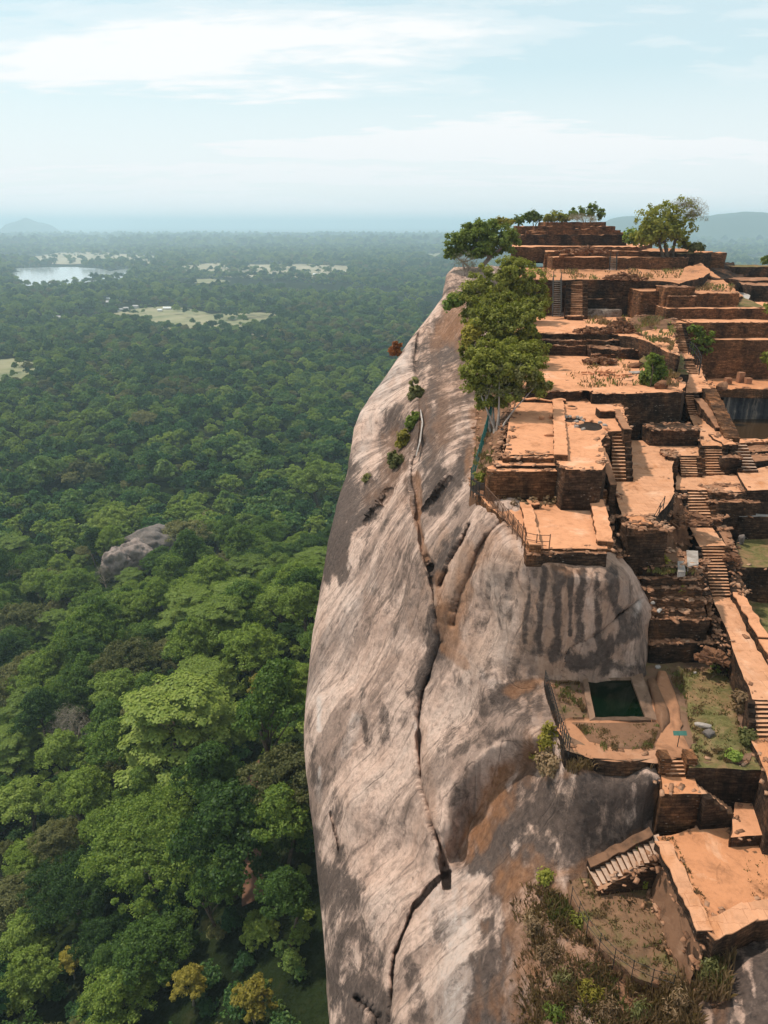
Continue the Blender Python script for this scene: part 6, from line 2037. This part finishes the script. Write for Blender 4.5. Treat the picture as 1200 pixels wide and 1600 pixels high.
rock_tree('low bright green shrub spilling over the cliff edge below the large rounded tree', 108, [(716, 468, 18, 9), (700, 476, 10, 6)], P(716, 108, -13), (1600, .22, 'bright', 15, dict(clump=50, clump_r=.5)), None, 'bush', 'bush')
rock_tree('middle green tree on the left rim, with a yellow-green patch', 86, [(782, 508, 48, 32), (815, 502, 36, 28), (762, 536, 42, 30), (825, 542, 33, 32), (800, 524, 46, 30), (740, 552, 22, 20), (790, 560, 50, 24), (775, 480, 44, 24, 10), (822, 488, 32, 24, 9), (745, 494, 24, 18, 8)],
          P(790, 86, -15.8), (30000, .17, 'summit', 16, dict(clump=480, clump_r=.55, flat=.75, up=.5)), (.28, 'bark', 3),
          extra=[([(738, 525, 14, 22), (730, 545, 10, 12)], 2200, .2, 'yellow', 17, dict(clump=70, clump_r=.4))])
rock_tree('brownish green tree with several white trunks above the cliff fence', 66, [(765, 578, 42, 28), (808, 582, 44, 32), (742, 592, 26, 20), (795, 608, 52, 22), (840, 600, 22, 18), (780, 560, 46, 22), (768, 624, 30, 14), (772, 545, 46, 22, 9), (822, 556, 36, 24, 8)],
          F(775, 682, -18.0), (26000, .14, 'summit', 18, dict(clump=260, clump_r=.5, flat=.8, up=.4)), (.12, 'bark_white', 6),
          extra=[([(800, 585, 42, 24), (780, 612, 40, 16), (840, 602, 18, 14)], 6500, .12, 'olive', 19, dict(clump=160, clump_r=.45))])
# skyline shrubs behind the topmost platform
rock_tree('dark shrub at the left of the skyline behind the topmost platform', 183, [(834, 337, 9, 7), (826, 339, 6, 5), (842, 340, 6, 4)], P(834, 183, -.5), (900, .33, 'summit_dark', 21, dict(clump=40, clump_r=.7)), (.15, 'bark_dark', 2), 'bush', 'bush')
rock_tree('green shrub in the middle of the skyline behind the topmost platform', 182, [(868, 339, 14, 7), (856, 341, 8, 5), (882, 340, 9, 6)], P(868, 182, -.5), (1300, .33, 'summit', 22, dict(clump=55, clump_r=.7)), (.15, 'bark_dark', 2), 'bush', 'bush')
rock_tree('airy dark tree on the skyline at the right of the topmost platform', 184, [(905, 330, 14, 8), (925, 327, 12, 8), (938, 334, 7, 9), (893, 335, 8, 6)], P(915, 184, -.5), (1100, .34, 'summit_dark', 23, dict(clump=60, clump_r=.55)), (.14, 'bark_dark', 4))
rock_tree('grey leafless bush in front of the airy skyline tree', 179, [(903, 340, 16, 7), (925, 342, 10, 6)], P(905, 179, .2), (1100, .45, 'twig', 24, dict(aspect=.05, rnd=1.3, shell=.1)), None, 'bare_bush', 'bush')
rock_tree('low dark shrubs on the skyline beside the broken brick stub', 181, [(812, 343, 9, 5), (800, 346, 7, 4)], P(808, 181, -.8), (700, .3, 'summit_dark', 25, dict(clump=30, clump_r=.6)), None, 'bush', 'bush')
# the airy tree on the right
rock_tree('airy green tree with a half-bare right side on the right of the summit', 150, [(1035, 348, 34, 30), (1058, 330, 30, 20), (1015, 342, 22, 20), (1046, 374, 34, 13), (1000, 366, 15, 11), (1075, 352, 18, 22), (1022, 362, 26, 18)],
          P(1040, 150, -6.0), (6000, .24, 'summit', 26, dict(clump=300, clump_r=.6, flat=.9, up=.3, rnd=.9)), (.3, 'bark_dark', 5),
          extra=[([(1082, 338, 24, 28), (1068, 322, 22, 14)], 1500, .5, 'twig', 27, dict(aspect=.05, rnd=1.3, shell=.2), 'bare_twigs'), ([(1030, 366, 34, 20), (1010, 372, 22, 12)], 2600, .32, 'summit', 28, dict(clump=110, clump_r=.8))])
rock_tree('low grass and shrubs at the foot of the airy tree, on its right', 151, [(1085, 386, 16, 6), (1070, 380, 10, 6)], P(1080, 151, -6), (900, .3, 'olive', 29, dict(clump=40, clump_r=.6)), None, 'bush', 'bush')
rock_tree('low light green shrubs left of the airy tree', 156, [(985, 368, 12, 8), (1000, 374, 14, 8)], P(990, 156, -5), (1100, .3, 'bright', 30, dict(clump=45, clump_r=.7)), None, 'bush', 'bush')
rock_tree('leafy green bush on the broad orange court beside a brick block', 75, [(1022, 570, 12, 13), (1014, 590, 14, 10), (1030, 588, 10, 12), (1018, 557, 5, 5)], F(1020, 602, -15.7), (2600, .22, 'summit_dark', 31, dict(clump=80, clump_r=.45)), (.08, 'bark_dark', 3), 'bush', 'bush')
rock_tree('dark creeper on the shaded corner beside the long narrow staircase', 99.5, [(1085, 515, 10, 8), (1100, 528, 16, 12), (1082, 540, 10, 12), (1098, 545, 12, 8)], P(1090, 100, -17), (1200, .26, 'summit_dark', 32, dict(clump=60, clump_r=.5)), None, 'creeper', 'creeper')
rock_tree('green bush at the right edge under the tall long wall', 95, [(1200, 556, 8, 12), (1206, 475, 8, 10), (1210, 566, 12, 10)], P(1204, 95, -18), (900, .28, 'summit', 33, dict(clump=40, clump_r=.5)), None, 'bush', 'bush')
rock_tree('small dark tree on the right skyline beyond the far grassy wall', 160, [(1198, 406, 7, 6), (1206, 402, 8, 7)], P(1203, 158, -14), (500, .34, 'summit_dark', 34, dict(clump=30, clump_r=.5)), (.14, 'bark_dark', 2))


def on_rock_bush(label, u, v, ru, rv, n, size, mat, seed, name='bush', dz=0.0, **kw):
    c = rock_at(u, v)
    return rock_tree(label, c.y, [(u, v - rv * .4, ru, rv), (u + ru * .4, v - rv * .1, ru * .7, rv * .7), (u - ru * .4, v, ru * .7, rv * .6)], c, (n, size, mat, seed, dict(clump=max(12, n // 30), clump_r=.35, **kw)), None, name, 'bush')


on_rock_bush('rust orange bush growing out of the cliff silhouette', 619, 548, 9, 9, 800, .35, 'rust', 41)
on_rock_bush('dry olive shrub at the head of the cliff channel', 650, 618, 11, 20, 1600, .24, 'olive', 42)
on_rock_bush('dark green shrub beside the cliff channel below the dry one', 645, 662, 10, 14, 1500, .22, 'summit_dark', 43)
on_rock_bush('yellow-green shrub on the ledge left of the cliff channel', 632, 690, 12, 13, 1300, .22, 'yellow', 44)
on_rock_bush('brown grassy tuft at the lower end of the cliff ledge', 618, 722, 12, 12, 1200, .22, 'olive', 45)
on_rock_bush('small dry plant clinging to the dark cliff stain', 572, 748, 6, 6, 300, .2, 'olive', 46)
on_rock_bush('yellow-flowered shrub above the overhang beside the picket fence', 858, 1158, 15, 19, 1500, .11, 'yellow', 47)
on_rock_bush('brown twiggy shrub below the yellow-flowered one', 868, 1196, 28, 20, 2400, .11, 'dry', 48)
on_rock_bush('golden sprig hanging under the yellow-flowered shrub', 842, 1178, 10, 10, 500, .1, 'yellow', 49)
on_rock_bush('green weed at the foot of the dark rock face', 855, 1372, 12, 8, 600, .1, 'summit', 50)


def ground_bush(label, u, v, Z, ru, rv, n, size, mat, seed, name='bush'):
    c = F(u, v, Z)
    return rock_tree(label, c.y, [(u, v - rv * .6, ru, rv), (u + ru * .4, v - rv * .3, ru * .7, rv * .7), (u - ru * .4, v - rv * .25, ru * .7, rv * .6)], c, (n, size, mat, seed, dict(clump=max(12, n // 30), clump_r=.25)), None, name, 'bush')


ground_bush('fresh bright green bush above the dark retaining wall', 1148, 1186, zp, 8, 8, 700, .09, 'bright', 51)
ground_bush('small green shrub growing beside the wide worn stair', 1004, 1378, -35.3, 14, 14, 1100, .09, 'summit', 52)
ground_bush('tiny green weed beside the middle of the wide worn stair', 992, 1322, -33.6, 8, 5, 350, .08, 'bright', 53)
ground_bush('dark weeds in the corner between pool wall and ragged ramp', 1128, 1046, zp, 14, 10, 800, .10, 'summit_dark', 54)
ground_bush('brown weeds on the bank below the paved walk', 1160, 1110, zp, 14, 24, 1500, .11, 'dry', 55)
ground_bush('pale weeds at the lower end of the bank below the paved walk', 1166, 1160, zp, 12, 20, 1100, .11, 'olive', 56)
ground_bush('yellow-green moss clump on the ledge with white slabs', 1032, 880, -23.1, 14, 9, 900, .10, 'yellow', 57)
ground_bush('low green tuft on the third brick ledge', 1066, 922, -24.7, 9, 5, 350, .09, 'summit', 58)
ground_bush('green sprig at the corner of the leaf-litter bank', 752, 748, -19.0, 9, 9, 600, .12, 'summit', 59)
ground_bush('dry weeds in front of the dark grown wall', 850, 781, -19.8, 70, 7, 1700, .10, 'dry', 60)


# tall grass and scrub on the bottom slope: nobody could count it
def grass_field(name, polys, n, h0, h1, mats, seed, kind='stuff'):
    g = np.random.default_rng(seed)
    base = []
    for poly, share in polys:
        pa = np.array(poly, float)
        got = []
        m = int(n * share)
        while len(got) < m:
            q = g.random((m * 2, 2)) * (pa.max(0) - pa.min(0)) + pa.min(0)
            q = q[inpoly(q, poly)]
            k = fbm(np.stack([q[:, 0] / 22, q[:, 1] / 22, np.zeros(len(q))], -1), 3, seed)
            q = q[k > g.random(len(q)) * .8 - .5]
            got += list(q[:m - len(got)])
        base += got
    base = np.array(base)
    d = 1.0 / rock_w(base[:, 0], base[:, 1])
    p = unproj(base[:, 0], base[:, 1], d)
    m = len(p)
    hh = h0 + (h1 - h0) * g.random(m) ** 1.5
    lean = g.normal(size=(m, 3)) * .35
    lean[:, 2] = 1
    tip = p + lean * hh[:, None]
    midp = p + lean * np.array([.4, .4, .6]) * hh[:, None]
    sd = g.normal(size=(m, 3))
    sd[:, 2] = 0
    sd /= np.linalg.norm(sd, axis=1)[:, None]
    w_ = .022 + .02 * g.random(m)
    s = sd * w_[:, None]
    low_ = p - np.array([0, 0, .3])
    v = np.stack([low_ - s, low_ + s, midp + s, tip, midp - s], 1).reshape(-1, 3)
    f = np.arange(m * 5).reshape(-1, 5)
    o = obj(name, v, f, L[mats])
    return tag(o, kind=kind)


SCRUB = [(820, 1385), (870, 1395), (930, 1480), (1000, 1535), (1080, 1545), (1095, 1600), (1090, 1650), (800, 1650), (800, 1560), (815, 1480), (800, 1420)]
grass_field('dry_grass', [(SCRUB, .80), ([(880, 1385), (930, 1372), (1035, 1345), (1050, 1430), (1075, 1540), (1030, 1548), (960, 1515), (900, 1430)], .05), ([(850, 1165), (890, 1170), (1030, 1186), (1030, 1200), (900, 1205), (850, 1190)], .10), ([(1085, 1470), (1150, 1480), (1140, 1560), (1090, 1560)], .05)], 17000, .18, .80, 'dry', 71)
grass_field('green_grass', [([(890, 1500), (960, 1530), (985, 1600), (1000, 1650), (870, 1650), (875, 1560)], .5), ([(1090, 1480), (1125, 1470), (1135, 1540), (1100, 1560)], .2), ([(850, 1400), (890, 1400), (910, 1450), (860, 1450)], .3)], 1800, .2, .7, 'olive', 73)
for k, (u, v, s_, mt, lab) in enumerate([(925, 1560, .8, 'yellow', 'tall yellow-green grass clump at the bottom of the scrub slope'), (1000, 1590, .7, 'olive', 'olive grass clump under the curved wire fence'), (880, 1530, .6, 'olive', 'green leafy weed in the middle of the scrub slope'),
                                      (870, 1590, .7, 'summit_dark', 'dark green weed at the bottom edge of the scrub slope'), (1112, 1520, .8, 'olive', 'tall pale grass clump below the corner of the sandy lower court'), (905, 1445, .6, 'summit', 'small green weed beside the curved wire fence'), (838, 1450, .9, 'dry', 'large dry brown bush on the upper scrub slope'), (860, 1500, .9, 'dry', 'dry brown bush in the middle of the scrub slope'), (950, 1590, .8, 'dry', 'dry reddish bush at the bottom of the scrub slope'), (1060, 1580, 1.0, 'dry', 'dry reddish bush below the bottom grass court')]):
    on_rock_bush(lab, u, v, 20 * s_, 22 * s_, int(1300 * s_), .12, mt, 80 + k, 'grass_clump' if 'grass' in lab else 'bush', aspect=.22, up=.2)

def weed_field(name, areas, n, h0, h1, mat, seed):
    g = np.random.default_rng(seed)
    P_, tot = [], sum(a[2] for a in areas)
    for poly, Z, share in areas:
        m = int(n * share / tot)
        pa = np.array(poly, float)
        got = np.zeros((0, 2))
        while len(got) < m:
            q = g.random((m * 3 + 50, 2)) * (pa.max(0) - pa.min(0)) + pa.min(0)
            q = q[inpoly(q, poly)]
            k = fbm(np.stack([q[:, 0] / 16, q[:, 1] / 9, np.full(len(q), Z)], -1), 3, seed)
            q = q[k > 0.05 + g.random(len(q)) * .30]
            got = np.concatenate([got, q])
        got = got[:m]
        dz_ = np.array([S_(v_) for v_ in got[:, 1]])
        Y_ = -Z / dz_
        dd = Y_ * CP - Z * SP
        P_.append(np.stack([(got[:, 0] - 600) / FPX * dd, Y_, np.full(m, Z)], -1))
    p = np.concatenate(P_)
    m = len(p)
    far_ = np.clip(p[:, 1] / 45.0, 0.7, 2.2)
    hh = (h0 + (h1 - h0) * g.random(m) ** 1.5) * far_
    lean = g.normal(size=(m, 3)) * .6
    lean[:, 2] = 1
    sd = g.normal(size=(m, 3))
    sd[:, 2] = 0
    sd /= np.linalg.norm(sd, axis=1)[:, None]
    s = sd * ((.02 + .03 * g.random(m)) * far_)[:, None]
    tip = p + lean * hh[:, None]
    mid_ = p + lean * (hh * .5)[:, None]
    low_ = p - np.array([0, 0, .12])
    v = np.stack([low_ - s, low_ + s, mid_ + s, tip, mid_ - s], 1).reshape(-1, 3)
    return tag(obj(name, v, np.arange(m * 5).reshape(-1, 5), L[mat]), kind='stuff')


AREAS = [([(845, 420), (1070, 420), (1060, 437), (845, 436)], -8.1, 3), ([(1045, 440), (1150, 445), (1140, 456), (1045, 452)], -9.4, 1.5), ([(915, 488), (1000, 488), (1010, 512), (915, 505)], -13.3, 2.5),
         ([(985, 500), (1040, 492), (1058, 520), (1050, 548), (1000, 524)], -12.6, 4), ([(930, 560), (1000, 560), (1010, 600), (900, 606), (880, 580)], -15.7, 1.5), ([(1030, 560), (1062, 580), (1060, 604), (1040, 600)], -15.2, 2),
         ([(742, 690), (790, 640), (785, 712), (760, 744), (738, 758)], -18.0, 3), ([(770, 774), (930, 776), (930, 786), (775, 786)], -19.8, 2), ([(862, 1065), (905, 1065), (918, 1128), (885, 1120)], -29.5, 2), ([(900, 1132), (1030, 1132), (1020, 1168), (940, 1172)], -29.3, 4),
         ([(1040, 1045), (1140, 1045), (1165, 1170), (1090, 1185), (1070, 1100)], -29.46, 6), ([(1085, 1172), (1170, 1172), (1170, 1190), (1090, 1190)], -29.5, 3), ([(1010, 880), (1085, 880), (1090, 896), (1012, 896)], -23.1, 2),
         ([(1030, 1310), (1050, 1306), (1120, 1440), (1106, 1450)], -32.6, 1.5), ([(1150, 1340), (1290, 1330), (1290, 1400), (1180, 1410)], -32.6, 1), ([(895, 1400), (930, 1378), (1035, 1350), (1050, 1430), (1065, 1530), (1030, 1540), (960, 1505), (915, 1450)], -35.4, 5)]
weed_field('dry_weeds', AREAS, 9000, .05, .22, 'dry', 91)
weed_field('green_weeds', AREAS, 4500, .05, .20, 'olive', 92)

# ------------------------------------------------------------------ air
HAZE_DENSITY = 1.25e-4
hb = MB()
hb.hexa([(-42000, -600, -200), (42000, -600, -200), (42000, 43500, -200), (-42000, 43500, -200)], [(-42000, -600, 150), (42000, -600, 150), (42000, 43500, 150), (-42000, 43500, 150)])
m_hz, t = new_mat('air')
vol = t.n('ShaderNodeVolumePrincipled', {'Color': (0.66, 0.875, 1.0, 1), 'Density': HAZE_DENSITY, 'Anisotropy': 0.15})
t.out(None, vol.outputs[0])
hz = hb.build('haze', m_hz)
tag(hz, kind='stuff')
